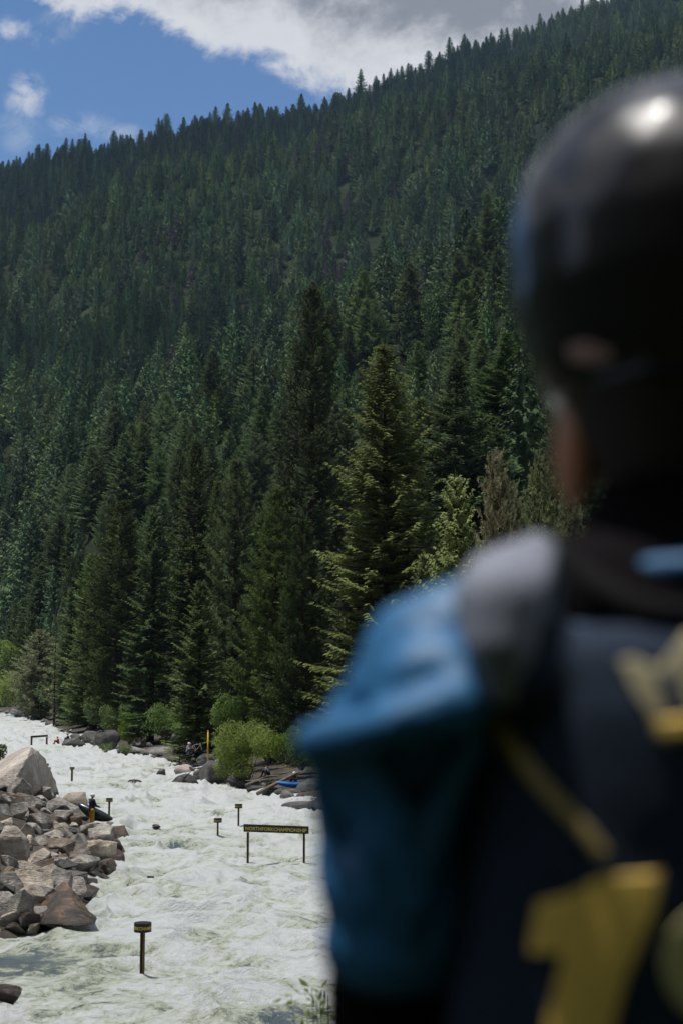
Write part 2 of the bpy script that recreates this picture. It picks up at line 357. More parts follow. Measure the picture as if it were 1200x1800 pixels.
fa = tex(Nn, L, 'n', .42, 10, .68, 'Object', .6, (1, 1.2, 1)); fb = tex(Nn, L, 'n', 2.6, 8, .68, 'Object', .8, (1, 1.3, 1)); fd = tex(Nn, L, 'n', 11, 5, .7, 'Object', .4)
at_ = Nn.new('ShaderNodeAttribute'); at_.attribute_name = 'foam'
def mt(op, a, b_, c=None, clamp=False):
    n = Nn.new('ShaderNodeMath'); n.operation = op; n.use_clamp = clamp
    for i, v in enumerate((a, b_, c)):
        if v is None: continue
        if isinstance(v, (int, float)): n.inputs[i].default_value = v
        else: L.new(v, n.inputs[i])
    return n.outputs[0]
fo = mt('MULTIPLY_ADD', fa, 2.0, -1.0); fo = mt('ADD', fo, mt('MULTIPLY_ADD', fb, 1.5, -.75)); fo = mt('ADD', fo, mt('MULTIPLY_ADD', fd, .55, -.275)); fo = mt('ADD', fo, at_.outputs['Fac'])
colr = ramp(Nn, L, fo, [(.22, (.075, .10, .115)), (.42, (.25, .275, .20)), (.60, (.37, .395, .335)), (.82, (.44, .46, .46))])
L.new(colr, b.inputs['Base Color'])
rr = Nn.new('ShaderNodeMapRange'); L.new(fo, rr.inputs[0]); rr.inputs[1].default_value = .25; rr.inputs[2].default_value = .75; rr.inputs[3].default_value = .12; rr.inputs[4].default_value = .55; L.new(rr.outputs[0], b.inputs['Roughness'])
hgt = mt('MULTIPLY_ADD', fb, 1.0, mt('MULTIPLY', fd, .45))
bp = Nn.new('ShaderNodeBump'); bp.inputs['Strength'].default_value = 1; bp.inputs['Distance'].default_value = .14; L.new(hgt, bp.inputs['Height']); L.new(bp.outputs[0], b.inputs['Normal'])
riv = mesh_obj('river', V, F, m, smooth_=True); tag(riv, kind='structure')
foam = .69+WZ*.55+fbm(WX/9, WY/7, oct=3, seed=77)*.28-CALM*.38
foam = foam+.12*np.clip((WY-50)/60, 0, 1)
foam = foam-.35*np.exp(-(((WY-35.4)/.9)**2))*np.exp(-((WX+1.9)/1.8)**2)
foam = foam+.3*wake
ats = riv.data.attributes.new('foam', 'FLOAT', 'POINT'); ats.data.foreach_set('value', foam.reshape(-1).astype(np.float32))

# ------------------------------------------------------------------ trees
def kite(Vs, Fs, p, d, side, ln, wd):
    n = len(Vs)
    Vs += [p, p+d*(ln*.4)+side*wd, p+d*ln, p+d*(ln*.4)-side*wd]
    Fs.append((n, n+1, n+2, n+3))
def trunk_mesh(H, r0, rng, n=8, rings=10, bend=.3, top=.97):
    Vs, Fs = [], []
    ph = rng.uniform(0, 6.28)
    for k in range(rings+1):
        t = k/rings; z = t*H*top; r = r0*((1-t)**.9*.96+.04)*(1.25 if k == 0 else 1)
        cx = bend*math.sin(t*3+ph)*t*.5; cy = bend*math.cos(t*2.3+ph)*t*.5
        for i in range(n):
            a = i/n*2*math.pi; Vs.append(Vector((cx+r*math.cos(a), cy+r*math.sin(a), z-(.6 if k == 0 else 0))))
    for k in range(rings):
        for i in range(n):
            j = (i+1) % n; Fs.append((k*n+i, k*n+j, (k+1)*n+j, (k+1)*n+i))
    return Vs, Fs, (lambda z: Vector((bend*math.sin(z/(H*top)*3+ph)*z/(H*top)*.5, bend*math.cos(z/(H*top)*2.3+ph)*z/(H*top)*.5, z)))
UP = Vector((0, 0, 1))
def limb(Vs, Fs, a, b_, r):
    d = (b_-a); s = d.cross(UP).normalized() if d.length > 1e-6 else Vector((1, 0, 0)); t = s.cross(d).normalized()
    n = len(Vs)
    for p, q in ((a, r), (b_, r*.3)):
        for k in range(3):
            an = k*2.094; Vs.append(p+(s*math.cos(an)+t*math.sin(an))*q)
    for k in range(3): Fs.append((n+k, n+(k+1) % 3, n+3+(k+1) % 3, n+3+k))
def conifer(H, Rr, seed, detail='far', style='fir', t0=.08, gap=.0, droop=1.0):
    """returns crown (V,F) and trunk (V,F)"""
    rng = random.Random(seed); V_, F_ = [], []
    TV, TF, ax = trunk_mesh(H, H*.0125+.05 if style != 'pine' else H*.014+.05, rng, 8 if detail == 'near' else 5, 10 if detail == 'near' else 4)
    near = detail == 'near'
    spacing = (.46 if near else .95) if H > 14 or not near else .30
    z = H*t0; lump = [rng.uniform(.75, 1.2) for _ in range(40)]
    sc = min(1, H/22+.25)
    while z < H*.99:
        t = z/H; tt = min(.995, (t-t0)/(1-t0))
        if style == 'fir': prof = (1-tt)**(.66 if detail == 'near' else .85)*(1-.25*math.exp(-tt*9))*1.28
        elif style == 'pine': prof = ((1-tt)**.6)*(1-.4*math.exp(-tt*7))*1.25
        elif style == 'round': prof = abs(math.sin(math.pi*min(.98, .14+tt*.84)))**.8
        else: prof = (1-tt)**.6*.9
        L0 = Rr*max(prof, .03); sc = min(1, H/22+.25)*(1-.5*max(tt, 0)**2)
        nb = (rng.choice((5, 6, 7)) if near else rng.choice((7, 8)))
        a0 = rng.uniform(0, 6.28)
        for i in range(nb):
            if rng.random() < gap: continue
            a = a0+i*6.283/nb+rng.uniform(-.45, .45)
            l = L0*rng.uniform(.62, 1.12)*lump[int(a*3.1+z*.7) % 40]
            if l < .12: l = .12
            el = (.55*t**1.5+(-.28 if style == 'fir' else .12)*(1-t))*droop if style != 'spruce' else -.35*(1-t)+.5*t
            el += rng.uniform(-.14, .14)
            h = Vector((math.cos(a), math.sin(a), 0)); sd = Vector((-math.sin(a), math.cos(a), 0))
            o = ax(min(z+rng.uniform(-.2, .2), H*.96))
            def sp(s):   # spine with sag and upturned tip
                return o+h*(l*s*math.cos(el))+UP*(l*(s*math.sin(el)-.16*s*(1-s)*2.2+(.10*s*s if style != 'pine' else .22*s*s)))
            if near:
                limb(TV, TF, o, sp(.8), .018*l+.012)
                step = .30*sc if l > 1 else .2*sc
                n = max(2, int(l*(.86 if style == 'pine' else .94)/step))
                for k in range(n):
                    s = 1-k*(.62 if style == 'pine' else .86)/n
                    p = sp(s)
                    if style in ('pine', 'round'):
                        # tufts of long needles at the twig ends
                        for q in range(2):
                            c = p+sd*rng.uniform(-.30, .30)*l*.5*(1.1-s*.5)+UP*rng.uniform(-.1, .25)*sc
                            for r_ in range(6):
                                dd = (h*rng.uniform(-.2, 1)+sd*rng.uniform(-.9, .9)+UP*rng.uniform(-.25, 1)).normalized()
                                ss_ = dd.cross(Vector((rng.uniform(-1, 1), rng.uniform(-1, 1), rng.uniform(-1, 1)))).normalized()
                                kite(V_, F_, c, dd, ss_, rng.uniform(.28, .52)*sc, .062*sc)
                    else:
                        for sgn in (-1, 1):
                            tl = (.12+.42*l*(1-s)**.8*.9)*rng.uniform(.6, 1.15)
                            dd = (h*.75+sd*sgn*.8+UP*rng.uniform(-.28, .05)).normalized()
                            m_ = max(1, int(tl/(.26*sc)))
                            for r_ in range(m_):
                                c = p+dd*(tl*r_/m_)
                                for g_ in (-1, 1):
                                    d2 = (dd*.8+(h*.7 if sgn*g_ < 0 else sd*sgn*.2-h*.2)*.8+UP*rng.uniform(-.65, .08)).normalized()
                                    ss_ = (d2.cross(UP)+UP*rng.uniform(-.5, .5)).normalized()
                                    kite(V_, F_, c, d2, ss_, rng.uniform(.30, .52)*sc, rng.uniform(.075, .13)*sc)
            else:
                n = 6 if l > 3 else 5 if l > 1.8 else 3 if l > .9 else 2
                for k in range(n):
                    s = 1-k*.8/n; p = sp(s*.92)
                    for sgn in (-1, 1):
                        dd = (h*rng.uniform(.5, 1.1)+sd*sgn*rng.uniform(.2, .9)+UP*rng.uniform(-1.3, -.1)).normalized()
                        ss_ = (dd.cross(UP)+UP*rng.uniform(-.3, .3)).normalized()
                        kite(V_, F_, p, dd, ss_, rng.uniform(.6, 1.15)*(.5+.14*l), rng.uniform(.18, .34))
        z += spacing*rng.uniform(.75, 1.25)*(1-.35*t)
    # leader
    for _ in range(8):
        dd = Vector((rng.uniform(-.25, .25), rng.uniform(-.25, .25), 1)).normalized()
        kite(V_, F_, ax(H*.955), dd, dd.cross(Vector((rng.uniform(-1, 1), rng.uniform(-1, 1), .1))).normalized(), H*.045*rng.uniform(.6, 1), .05*sc if near else .13)
    return (V_, F_), (TV, TF)
def snag(H, seed):
    rng = random.Random(seed); TV, TF, ax = trunk_mesh(H, .18, rng, 6, 6); V_, F_ = [], []
    z = H*.15
    while z < H*.97:
        for i in range(4):
            a = rng.uniform(0, 6.28); h = Vector((math.cos(a), math.sin(a), rng.uniform(-.3, .35))); l = 3.2*(1-z/H)**.7*rng.uniform(.5, 1)+.3
            o = ax(z); limb(TV, TF, o, o+h*l, .05)
            for k in range(4):
                d2 = (h+Vector((rng.uniform(-1, 1), rng.uniform(-1, 1), rng.uniform(-.7, .4)))).normalized()
                kite(V_, F_, o+h*l*(.4+.15*k), d2, d2.cross(UP).normalized(), rng.uniform(.3, .8), .03)
        z += .7
    return (V_, F_), (TV, TF)

PROTO = {}
def near_proto(key, *a, **kw):
    (cv_, cf), (tv, tf) = conifer(*a, **kw)
    c = bpy.data.meshes.new('crown'); c.from_pydata([tuple(v) for v in cv_], [], cf)
    t = bpy.data.meshes.new('trunk'); t.from_pydata([tuple(v) for v in tv], [], tf); t.polygons.foreach_set('use_smooth', [True]*len(t.polygons)); t.materials.append(M['bark'])
    c.materials.append(None)
    PROTO[key] = (c, t, a[0], a[1])
near_proto('pine_a', 38, 4.0, 1, 'near', 'pine', t0=.14, gap=.08)
near_proto('pine_b', 30, 4.2, 2, 'near', 'pine', t0=.10, gap=.05)
near_proto('fir_a', 30, 4.6, 3, 'near', 'fir', t0=.05)
near_proto('fir_b', 26, 3.9, 4, 'near', 'fir', t0=.05)
near_proto('fir_c', 28, 3.4, 5, 'near', 'fir', t0=.07, gap=.05)
near_proto('young_fir', 13, 2.8, 6, 'near', 'fir', t0=.03)
near_proto('young_pine', 12, 2.3, 7, 'near', 'round', t0=.05)
crown_cache = {}
def near_tree(key, x, y, H, rad, fol, label, name='conifer', cat='tree', group=None, rz=None, z=None):
    c, t, H0, R0_ = PROTO[key]
    rng = random.Random(int(x*13+y*7))
    root = empty(name, (x, y, (tz(x, y) if z is None else z)-.15), rng.uniform(0, 6.28) if rz is None else rz)
    root.scale = (rad/R0_, rad/R0_, H/H0)
    ck = (key, fol)
    if ck not in crown_cache:
        cc = c.copy(); cc.materials[0] = M[fol]; crown_cache[ck] = cc
    o = bpy.data.objects.new('crown', crown_cache[ck]); COL.objects.link(o); o.parent = root
    o2 = bpy.data.objects.new('trunk', t); COL.objects.link(o2); o2.parent = root
    tag(root, label, cat, group); return root
def tree_px(key, px, top, D, radpx, fol, label, name='conifer', group='trees along the far bank'):
    x = U(px)*D/ray(600, (top+1290)/2).y; x = at(px, (top+1250)/2, D).x
    z0 = max(tz(x, D), 0.2); H = at(px, top, D).z-z0+.15
    return near_tree(key, x, D, H, radpx/2500*D, fol, label, name, 'tree', group)
G1 = 'trees along the far bank'
tree_px('pine_a', 548, 487, 132, 92, 'fol_darkpine', 'tallest dark pine on the far bank, towering over its neighbours', 'pine_tree')
tree_px('fir_a', 680, 588, 104, 135, 'fol_fir', 'broad sunlit yellow-green fir with drooping boughs beside the tallest dark pine', 'fir_tree')
tree_px('fir_c', 610, 665, 140, 55, 'fol_green', 'narrow green fir squeezed between the tallest pine and the broad sunlit fir', 'fir_tree')
tree_px('fir_b', 800, 618, 150, 95, 'fol_green', 'dense dark green fir right of the broad sunlit fir', 'fir_tree')
tree_px('fir_c', 742, 690, 165, 55, 'fol_olive', 'olive fir half hidden behind the broad sunlit fir', 'fir_tree')
tree_px('fir_b', 340, 758, 170, 64, 'fol_darkpine', 'almost black fir with a pointed top left of the tallest pine', 'fir_tree')
tree_px('pine_b', 412, 800, 150, 66, 'fol_olive', 'olive green pine between the almost black fir and the tallest pine', 'pine_tree')
tree_px('fir_b', 350, 1012, 138, 58, 'fol_olive', 'shorter olive fir in front of the almost black fir above the boulders', 'fir_tree')
tree_px('fir_c', 268, 890, 172, 55, 'fol_green', 'fresh green fir left of the almost black fir', 'fir_tree')
tree_px('pine_b', 212, 872, 195, 75, 'fol_darkpine', 'ragged dark pine above the bend of the river', 'pine_tree')
tree_px('fir_b', 168, 985, 225, 60, 'fol_olive', 'small olive fir left of the ragged dark pine', 'fir_tree')
tree_px('fir_c', 124, 1025, 262, 30, 'fol_green', 'slim bluish green fir by the far river bend', 'fir_tree')
tree_px('pine_b', 482, 850, 128, 70, 'fol_olive', 'bushy olive pine leaning on the left side of the tallest pine', 'pine_tree')
tree_px('pine_b', 532, 905, 122, 60, 'fol_darkpine', 'dark pine with bare lower trunk in front of the tallest pine', 'pine_tree')
tree_px('fir_c', 622, 880, 118, 60, 'fol_darkpine', 'shaded fir left of the broad sunlit fir above the blue sleeve', 'fir_tree')
tree_px('pine_a', 860, 640, 190, 60, 'fol_green', 'green pine behind the young pale pines', 'pine_tree')
tree_px('fir_b', 930, 690, 200, 60, 'fol_olive', 'olive fir beside the black helmet', 'fir_tree')
tree_px('fir_c', 985, 660, 215, 50, 'fol_green', 'green fir partly behind the neck of the person', 'fir_tree')
tree_px('young_fir', 800, 822, 70, 88, 'fol_young', 'young light green fir rising behind the grey shoulder strap', 'fir_tree')
tree_px('young_pine', 878, 790, 74, 52, 'fol_palepine', 'young pale brownish pine behind the shoulder of the person', 'pine_tree')
tree_px('young_pine', 948, 792, 84, 50, 'fol_greypine', 'young grey-green pine close to the neck of the person', 'pine_tree')
tree_px('young_pine', 905, 845, 80, 50, 'fol_greypine', 'low grey-green pine between the two taller young pines', 'pine_tree')
tree_px('young_pine', 1000, 850, 76, 50, 'fol_greypine', 'young pine half covered by the neck of the person', 'pine_tree')
tree_px('young_fir', 745, 960, 76, 62, 'fol_fir', 'young fir low between the broad sunlit fir and the blue sleeve', 'fir_tree')
tree_px('fir_b', 55, 1045, 330, 26, 'fol_green', 'small bright fir beyond the far river bend', 'fir_tree')
tree_px('young_pine', 68, 1102, 300, 45, 'fol_greypine', 'grey-green round pine at the water beyond the far bend', 'pine_tree')
tree_px('young_pine', 118, 1110, 270, 34, 'fol_greypine', 'grey-green pine behind the bushes of the far bend', 'pine_tree')
tree_px('fir_c', 860, 335, 480, 26, 'fol_olive', 'tall olive fir standing clear of the slope near the left rim of the helmet', 'fir_tree', 'trees on the near spur')
tree_px('fir_c', 836, 398, 450, 30, 'fol_green', 'tall green fir just left of the one standing clear near the helmet', 'fir_tree', 'trees on the near spur')
tree_px('fir_b', 880, 430, 430, 32, 'fol_green', 'green fir against the lower left edge of the helmet', 'fir_tree', 'trees on the near spur')
tree_px('fir_b', 845, 470, 400, 40, 'fol_olive', 'wide olive fir below the tall pair near the helmet', 'fir_tree', 'trees on the near spur')
# dead snag at the bend
(cv_, cf), (tv, tf) = snag(14, 5)
p = at(96, 1240, 262); r_ = empty('dead_tree', (p.x, 262, tz(p.x, 262)-.2)); tag(r_, 'bare brown dead tree beyond the far river bend', 'tree')
r_.scale = (1.1, 1.1, (at(96, 1062, 262).z-tz(p.x, 262))/14)
mesh_obj('crown', cv_, cf, M['fol_dead'], r_); mesh_obj('trunk', tv, tf, M['bark'], r_)

rngB = random.Random(99)
# filler trees on the far bank strip
NB = 0
placed = [(o.location.x, o.location.y) for o in COL.objects if o.type == 'EMPTY']
tries = 0
while NB < 30 and tries < 4000:
    tries += 1
    u = rngB.uniform(-.245, .18); Yb = float(Yb_of(u)); Y = Yb+rngB.uniform(26, 130)
    if Y > 470 or (u < -.13 and Y < Yb+40): continue
    x = u*Y
    if min(math.hypot(x-a, (Y-b_)) for a, b_ in placed) < 5.5: continue
    placed.append((x, Y)); H = rngB.uniform(15, 24)
    key = rngB.choice(['fir_b', 'fir_c', 'fir_c', 'pine_b']); fol = rngB.choice(['fol_green', 'fol_olive', 'fol_green', 'fol_darkpine'])
    tone = {'fol_green': 'mid green', 'fol_olive': 'olive', 'fol_darkpine': 'very dark'}[fol]
    zone = 'beyond the far river bend' if u < -.17 else 'behind the dark firs above the bend' if u < -.08 else 'in the shade round the tallest pine' if u < .02 else 'behind the broad sunlit fir' if u < .09 else 'behind the young pines by the person'
    near_tree(key, x, Y, H, H*rngB.uniform(.11, .15), fol, f'{tone} {"pine" if "pine" in key else "fir"} crowded {zone}', 'pine_tree' if 'pine' in key else 'fir_tree', 'tree', f'{tone} filler {"pines" if "pine" in key else "firs"} {zone}')
    NB += 1

# hillside forest
far_kinds = []; PI_ = math.pi
for i, (H, Rr, st, fol) in enumerate([(23, 5.7, 'fir', 'fol_hill'), (26, 5.6, 'fir', 'fol_hill'), (19, 5.1, 'fir', 'fol_hill'), (23, 5.4, 'pine', 'fol_hill'), (17, 5.1, 'fir', 'fol_hill2'), (21, 5.2, 'fir', 'fol_hill2'), (20, 4.2, 'fir', 'fol_dead'), (11, 4.0, 'spruce', 'fol_hill2')]):
    (cv_, cf), (tv, tf) = conifer(H, Rr, 40+i, 'far', st, t0=.06)
    # dense inner foliage: a ragged cone of boughs that closes the crown
    rgc = random.Random(70+i); rings = 9; m0 = len(cv_)
    for k in range(rings+1):
        tt_ = k/rings; rr0 = Rr*(1-tt_)**.85*.40+.03
        for q in range(9):
            a = q/9*2*PI_+k*.35; rr_ = rr0*rgc.uniform(.45, 1.3); cv_.append(Vector((rr_*math.cos(a), rr_*math.sin(a), H*(.07+.90*tt_)-rgc.uniform(0, .5))))
    for k in range(rings):
        for q in range(9): cf.append((m0+k*9+q, m0+k*9+(q+1) % 9, m0+(k+1)*9+(q+1) % 9, m0+(k+1)*9+q))
    n = len(cv_); allf = cf+[tuple(a+n for a in f) for f in tf]
    me = bpy.data.meshes.new('hill_conifer'); me.from_pydata([tuple(v) for v in cv_+tv], [], allf)
    me.materials.append(M[fol]); me.materials.append(M['bark']); me.polygons.foreach_set('material_index', [0]*len(cf)+[1]*len(tf))
    # needles of a spray point away from the trunk: let the crown shade as a rounded mass
    C_ = np.array([v[:] for v in cv_+tv]); on_ = C_*np.array([1, 1, 0]); on_ /= np.maximum(np.linalg.norm(on_, axis=1), .05)[:, None]
    on_[:, 2] = .36; on_ += np.random.RandomState(i).normal(size=on_.shape)*.26; on_ /= np.linalg.norm(on_, axis=1)[:, None]
    me.update(); flip = [p for p in me.polygons if p.index < len(cf) and p.normal.dot(Vector(on_[p.vertices[0]])) < 0]
    for p in flip: p.flip()
    me.update(); me.polygons.foreach_set('use_smooth', [True]*len(me.polygons)); me.normals_split_custom_set_from_vertices([tuple(a) for a in on_])
    far_kinds.append((me, H, Rr, fol))
rs = np.random.RandomState(7)
cell = 10.6; pts_ = []
Yg = np.concatenate([np.arange(150, 560, 8.5), np.arange(560, 2120, 15.5)])
for Y in Yg:
    n = int(2*.36*Y/cell); X = (np.arange(n)-n/2)*cell+rs.uniform(-.5, .5, n)*cell*1.1
    yj = Y+rs.uniform(-.5, .5, n)*14*1.2
    keep = rs.uniform(size=n) < .85
    pts_.append(np.stack([X, yj], -1)[keep])
nbig = sum(len(a) for a in pts_)
for Y in np.arange(160, 1500, 8.5):     # young growth filling the gaps
    n = int(2*.36*Y/8); X = (np.arange(n)-n/2)*8+rs.uniform(-.5, .5, n)*9; pts_.append(np.stack([X, Y+rs.uniform(-.6, .6, n)*9], -1)[rs.uniform(size=n) < .55])
P = np.concatenate(pts_); young = np.arange(len(P)) >= nbig; u = P[:, 0]/P[:, 1]
kq_ = (P[:, 1] > Yb_of(u)+np.where(u < -.16, 38, 75)) & (np.abs(u) < .34); P = P[kq_]; young = young[kq_]; u = P[:, 0]/P[:, 1]
Z = terrain(P[:, 0], P[:, 1])
clear = fbm(P[:, 0]/35, P[:, 1]/35, oct=3, seed=61)
keep = young | (clear < .62) | (rs.uniform(size=len(P)) < .35); P, Z, u, clear, young = P[keep], Z[keep], u[keep], clear[keep], young[keep]
scl = np.where(young, .42, 1.22)*(rs.uniform(.55, 1.2, len(P))+.35*(rs.uniform(size=len(P)) < .07))*(1+.18*fbm(P[:, 0]/90, P[:, 1]/90, oct=2, seed=8))*(1+.3*np.clip((P[:, 1]-800)/700, 0, 1))*(1-.38*np.clip((500-P[:, 1])/150, 0, 1))
kd = rs.choice([0, 1, 2, 3, 4, 5, 7], len(P), p=[.21, .16, .19, .09, .14, .16, .05])
kd[young] = rs.choice([4, 5, 2, 7], young.sum(), p=[.12, .12, .46, .3])
# stand of grey dead trees high on the slope
pxg = 600+2500*u*1.05; eg = (Z-CAM_Z)/P[:, 1]
dead = (fbm(P[:, 0]/50, P[:, 1]/50, oct=2, seed=71) > .18) & (P[:, 1] > 850) & (np.abs(u+.08) < .09) & (P[:, 1] < 1320) & (rs.uniform(size=len(P)) < .5)
dead |= rs.uniform(size=len(P)) < .015
dead &= ~young
kd[dead] = 6
rot = rs.uniform(0, 6.28, len(P))
# individuals: the nearest visible ones
def rowpx(z, y):  # image row of a point
    c, s = math.cos(PITCH), math.sin(PITCH); dy, dz = y, z-CAM_Z
    return 900-2500*(dz*c-dy*s)/(dy*c+dz*s)
top = rowpx(Z+20*scl, P[:, 1]); colp = 600+2500*P[:, 0]/(P[:, 1]*math.cos(PITCH)+(Z-8)*math.sin(PITCH))
vis = (colp > -5) & (colp < 1010) & (top > -20) & ~((colp > 900) & (top > 150)) & (P[:, 1] < 1150)
order = np.argsort(-(np.array([far_kinds[k][1] for k in kd])*scl/P[:, 1])*vis)
ind = set(order[:212].tolist())
first = {}
zones = []
for i in list(ind)+[None]:
    if i is None: break
    me, H, Rr, fol = far_kinds[kd[i]]; s = scl[i]; near_ = P[i, 1] < 440
    if near_:
        o = near_tree(['fir_b', 'fir_c', 'pine_b'][int(rot[i]*9) % 3], P[i, 0], P[i, 1], H*s, Rr*s*.95, {'fol_hill': 'fol_lightgreen' if i % 2 else 'fol_olivelight', 'fol_hill2': 'fol_lightgreen', 'fol_dead': 'fol_dead'}[fol], None, 'hill_conifer')
    else:
        o = bpy.data.objects.new('hill_conifer', me); COL.objects.link(o)
        o.location = (P[i, 0], P[i, 1], Z[i]-.3); o.rotation_euler = (0, 0, rot[i]); o.scale = (s*1.05, s*1.05, s)
    tone = {'fol_hill': 'dark green', 'fol_hill2': 'lighter green', 'fol_dead': 'greyish dead'}[fol]
    size = 'tall' if H*s > 22 else 'medium' if H*s > 15 else 'short'
    cp = colp[i]; hz = 'above the far river bend' if cp < 150 else 'behind the ragged dark pine' if cp < 300 else 'above the almost black fir' if cp < 450 else 'behind the tallest pine' if cp < 620 else 'above the broad sunlit fir' if cp < 780 else 'beside the black helmet'
    lv = 'at the foot of the slope' if P[i, 1] < 320 else 'on the lower slope' if P[i, 1] < 450 else 'partway up the slope'
    tag(o, f'{size} {tone} conifer {lv} {hz}', 'tree', f'{size} {tone} conifers {lv} {hz}')
    if not near_: first.setdefault(kd[i], o)
for k in range(len(far_kinds)):     # every kind needs one standing tree to draw from
    if k not in first:
        cand = np.where((kd == k) & vis)[0]
        if len(cand) == 0: cand = np.where(kd == k)[0]
        i = cand[np.argmin(P[cand, 1])]; ind.add(i); me, H, Rr, fol = far_kinds[k]
        o = bpy.data.objects.new('hill_conifer', me); COL.objects.link(o); o.location = (P[i, 0], P[i, 1], Z[i]-.3); o.rotation_euler = (0, 0, rot[i]); o.scale = (scl[i],)*3
        tag(o, 'greyish dead conifer lowest of the dead trees on the slope' if fol == 'fol_dead' else 'lighter green bushy conifer low on the slope', 'tree'); first[k] = o
rest = np.array([i for i in range(len(P)) if i not in ind])
fm = bpy.data.meshes.new('forest'); fm.vertices.add(len(rest)); fm.vertices.foreach_set('co', np.stack([P[rest, 0], P[rest, 1], Z[rest]-.3], -1).reshape(-1))
for nm, ty, ar in (('kind_index', 'INT', kd[rest].astype(np.int32)), ('turn', 'FLOAT', rot[rest].astype(np.float32)), ('size', 'FLOAT', scl[rest].astype(np.float32))):
    a_ = fm.attributes.new(nm, ty, 'POINT'); a_.data.foreach_set('value', ar)
fob = bpy.data.objects.new('forest', fm); COL.objects.link(fob)
tag(fob, 'dense conifer forest covering the upper mountainside', 'forest', None, 'stuff')
ng = bpy.data.node_groups.new('forest', 'GeometryNodeTree'); ng.interface.new_socket('Geometry', in_out='INPUT', socket_type='NodeSocketGeometry'); ng.interface.new_socket('Geometry', in_out='OUTPUT', socket_type='NodeSocketGeometry')
gi = ng.nodes.new('NodeGroupInput'); go = ng.nodes.new('NodeGroupOutput'); jo = ng.nodes.new('GeometryNodeJoinGeometry')
for k in reversed(range(len(far_kinds))):
    ob_ = ng.nodes.new('GeometryNodeObjectInfo'); ob_.inputs['Object'].default_value = first[k]; ob_.inputs['As Instance'].default_value = True
    ng.links.new(ob_.outputs['Geometry'], jo.inputs[0])
ip = ng.nodes.new('GeometryNodeInstanceOnPoints'); ip.inputs['Pick Instance'].default_value = True
def na(nm, ty):
    n = ng.nodes.new('GeometryNodeInputNamedAttribute'); n.data_type = ty; n.inputs[0].default_value = nm; return n.outputs[0]
cx = ng.nodes.new('ShaderNodeCombineXYZ'); ng.links.new(na('turn', 'FLOAT'), cx.inputs[2])
ng.links.new(gi.outputs[0], ip.inputs['Points']); ng.links.new(jo.outputs[0], ip.inputs['Instance']); ng.links.new(na('kind_index', 'INT'), ip.inputs['Instance Index'])
ng.links.new(cx.outputs[0], ip.inputs['Rotation']); ng.links.new(na('size', 'FLOAT'), ip.inputs['Scale']); ng.links.new(ip.outputs[0], go.inputs[0])
md = fob.modifiers.new('forest', 'NODES'); md.node_group = ng
print('hill trees', len(rest), 'individual', len(ind))

# ------------------------------------------------------------------ bushes
def bush_mesh(rx, ry, rz, seed, n=2600, leaf=.11, lumps=14):
    rs_ = np.random.RandomState(seed)
    cs = np.stack([rs_.uniform(-.62, .62, lumps)*rx, rs_.uniform(-.62, .62, lumps)*ry, rs_.uniform(.15, .75, lumps)*rz], -1); rr_ = rs_.uniform(.28, .5, lumps)*min(rx, rz)
    k = rs_.randint(0, lumps, n); dv = rs_.normal(size=(n, 3)); dv /= np.linalg.norm(dv, axis=1)[:, None]
    P_ = cs[k]+dv*(rr_[k]*rs_.uniform(.55, 1.12, n)**.7)[:, None]
    P_ = P_[P_[:, 2] > .02]; n = len(P_)
    a = rs_.normal(size=(n, 3)); a /= np.linalg.norm(a, axis=1)[:, None]; b_ = np.cross(a, rs_.normal(size=(n, 3))); b_ /= np.linalg.norm(b_, axis=1)[:, None]
    ln = leaf*rs_.uniform(.6, 1.4, n)[:, None]
    V_ = np.stack([P_, P_+a*ln*.45+b_*ln*.28, P_+a*ln, P_+a*ln*.45-b_*ln*.28], 1).reshape(-1, 3)
    return V_, np.arange(4*n).reshape(-1, 4), cs
def bush(px, py_base, wpx, hpx, D, fol, label, seed, n=3000, leaf=.13, name='bush', group=None, cat='bush'):
    p = at(px, py_base, D); k = D/2500
    V_, F_, cs = bush_mesh(wpx*k*.62, wpx*k*.55, hpx*k*1.05, seed, n, leaf)
    root = empty(name, (p.x, D, p.z-.1)); mesh_obj('foliage', V_, F_, M[fol], root)
    SV, SF = [], []
    for c in cs: limb(SV, SF, Vector((c[0]*.15, c[1]*.15, -.3)), Vector(c), .03+.004*hpx*k)
    mesh_obj('stem', SV, SF, M['bark_grey'], root); tag(root, label, cat, group)
bush(433, 1368, 96, 98, 112, 'leaf_bright', 'large bright yellow-green bush leaning over the far bank boulders', 1, 9000, .17)
bush(400, 1345, 50, 55, 120, 'leaf_bright', 'smaller bright bush behind the yellow post', 2, 3000, .16)
bush(405, 1290, 60, 75, 128, 'leaf_mid', 'mid green bush rising behind the large bright bush', 3, 4000, .18)
bush(505, 1335, 60, 60, 112, 'leaf_mid', 'mid green bush between the large bright bush and the blue sleeve', 4, 4000, .16)
bush(18, 1240, 60, 62, 345, 'leaf_bright', 'bright green bush at the water beyond the far bend, leftmost', 5, 3500, .45)
bush(12, 1180, 34, 62, 372, 'leaf_bright', 'bright leafy tree just above the leftmost green bush', 6, 2500, .5, 'broadleaf_tree', None, 'tree')
bush(58, 1240, 50, 45, 330, 'leaf_mid', 'dull green bush behind the largest far boulder', 7, 3000, .4)
bush(105, 1240, 66, 42, 285, 'leaf_pale', 'yellowish bush behind the small rocks of the far bend', 8, 3500, .38)
bush(160, 1215, 60, 60, 250, 'leaf_pale', 'pale leafy shrub under the slim bluish fir', 9, 3500, .32)
bush(140, 1262, 50, 50, 240, 'leaf_mid', 'green bush above the rocks of the river bend', 10, 3200, .3)
bush(180, 1272, 56, 55, 214, 'leaf_mid', 'green bush right of the bend, close to the water', 11, 3600, .27)
bush(205, 1290, 50, 55, 190, 'leaf_bright', 'yellow-green shrub overhanging the dark bank boulders', 12, 3000, .24)
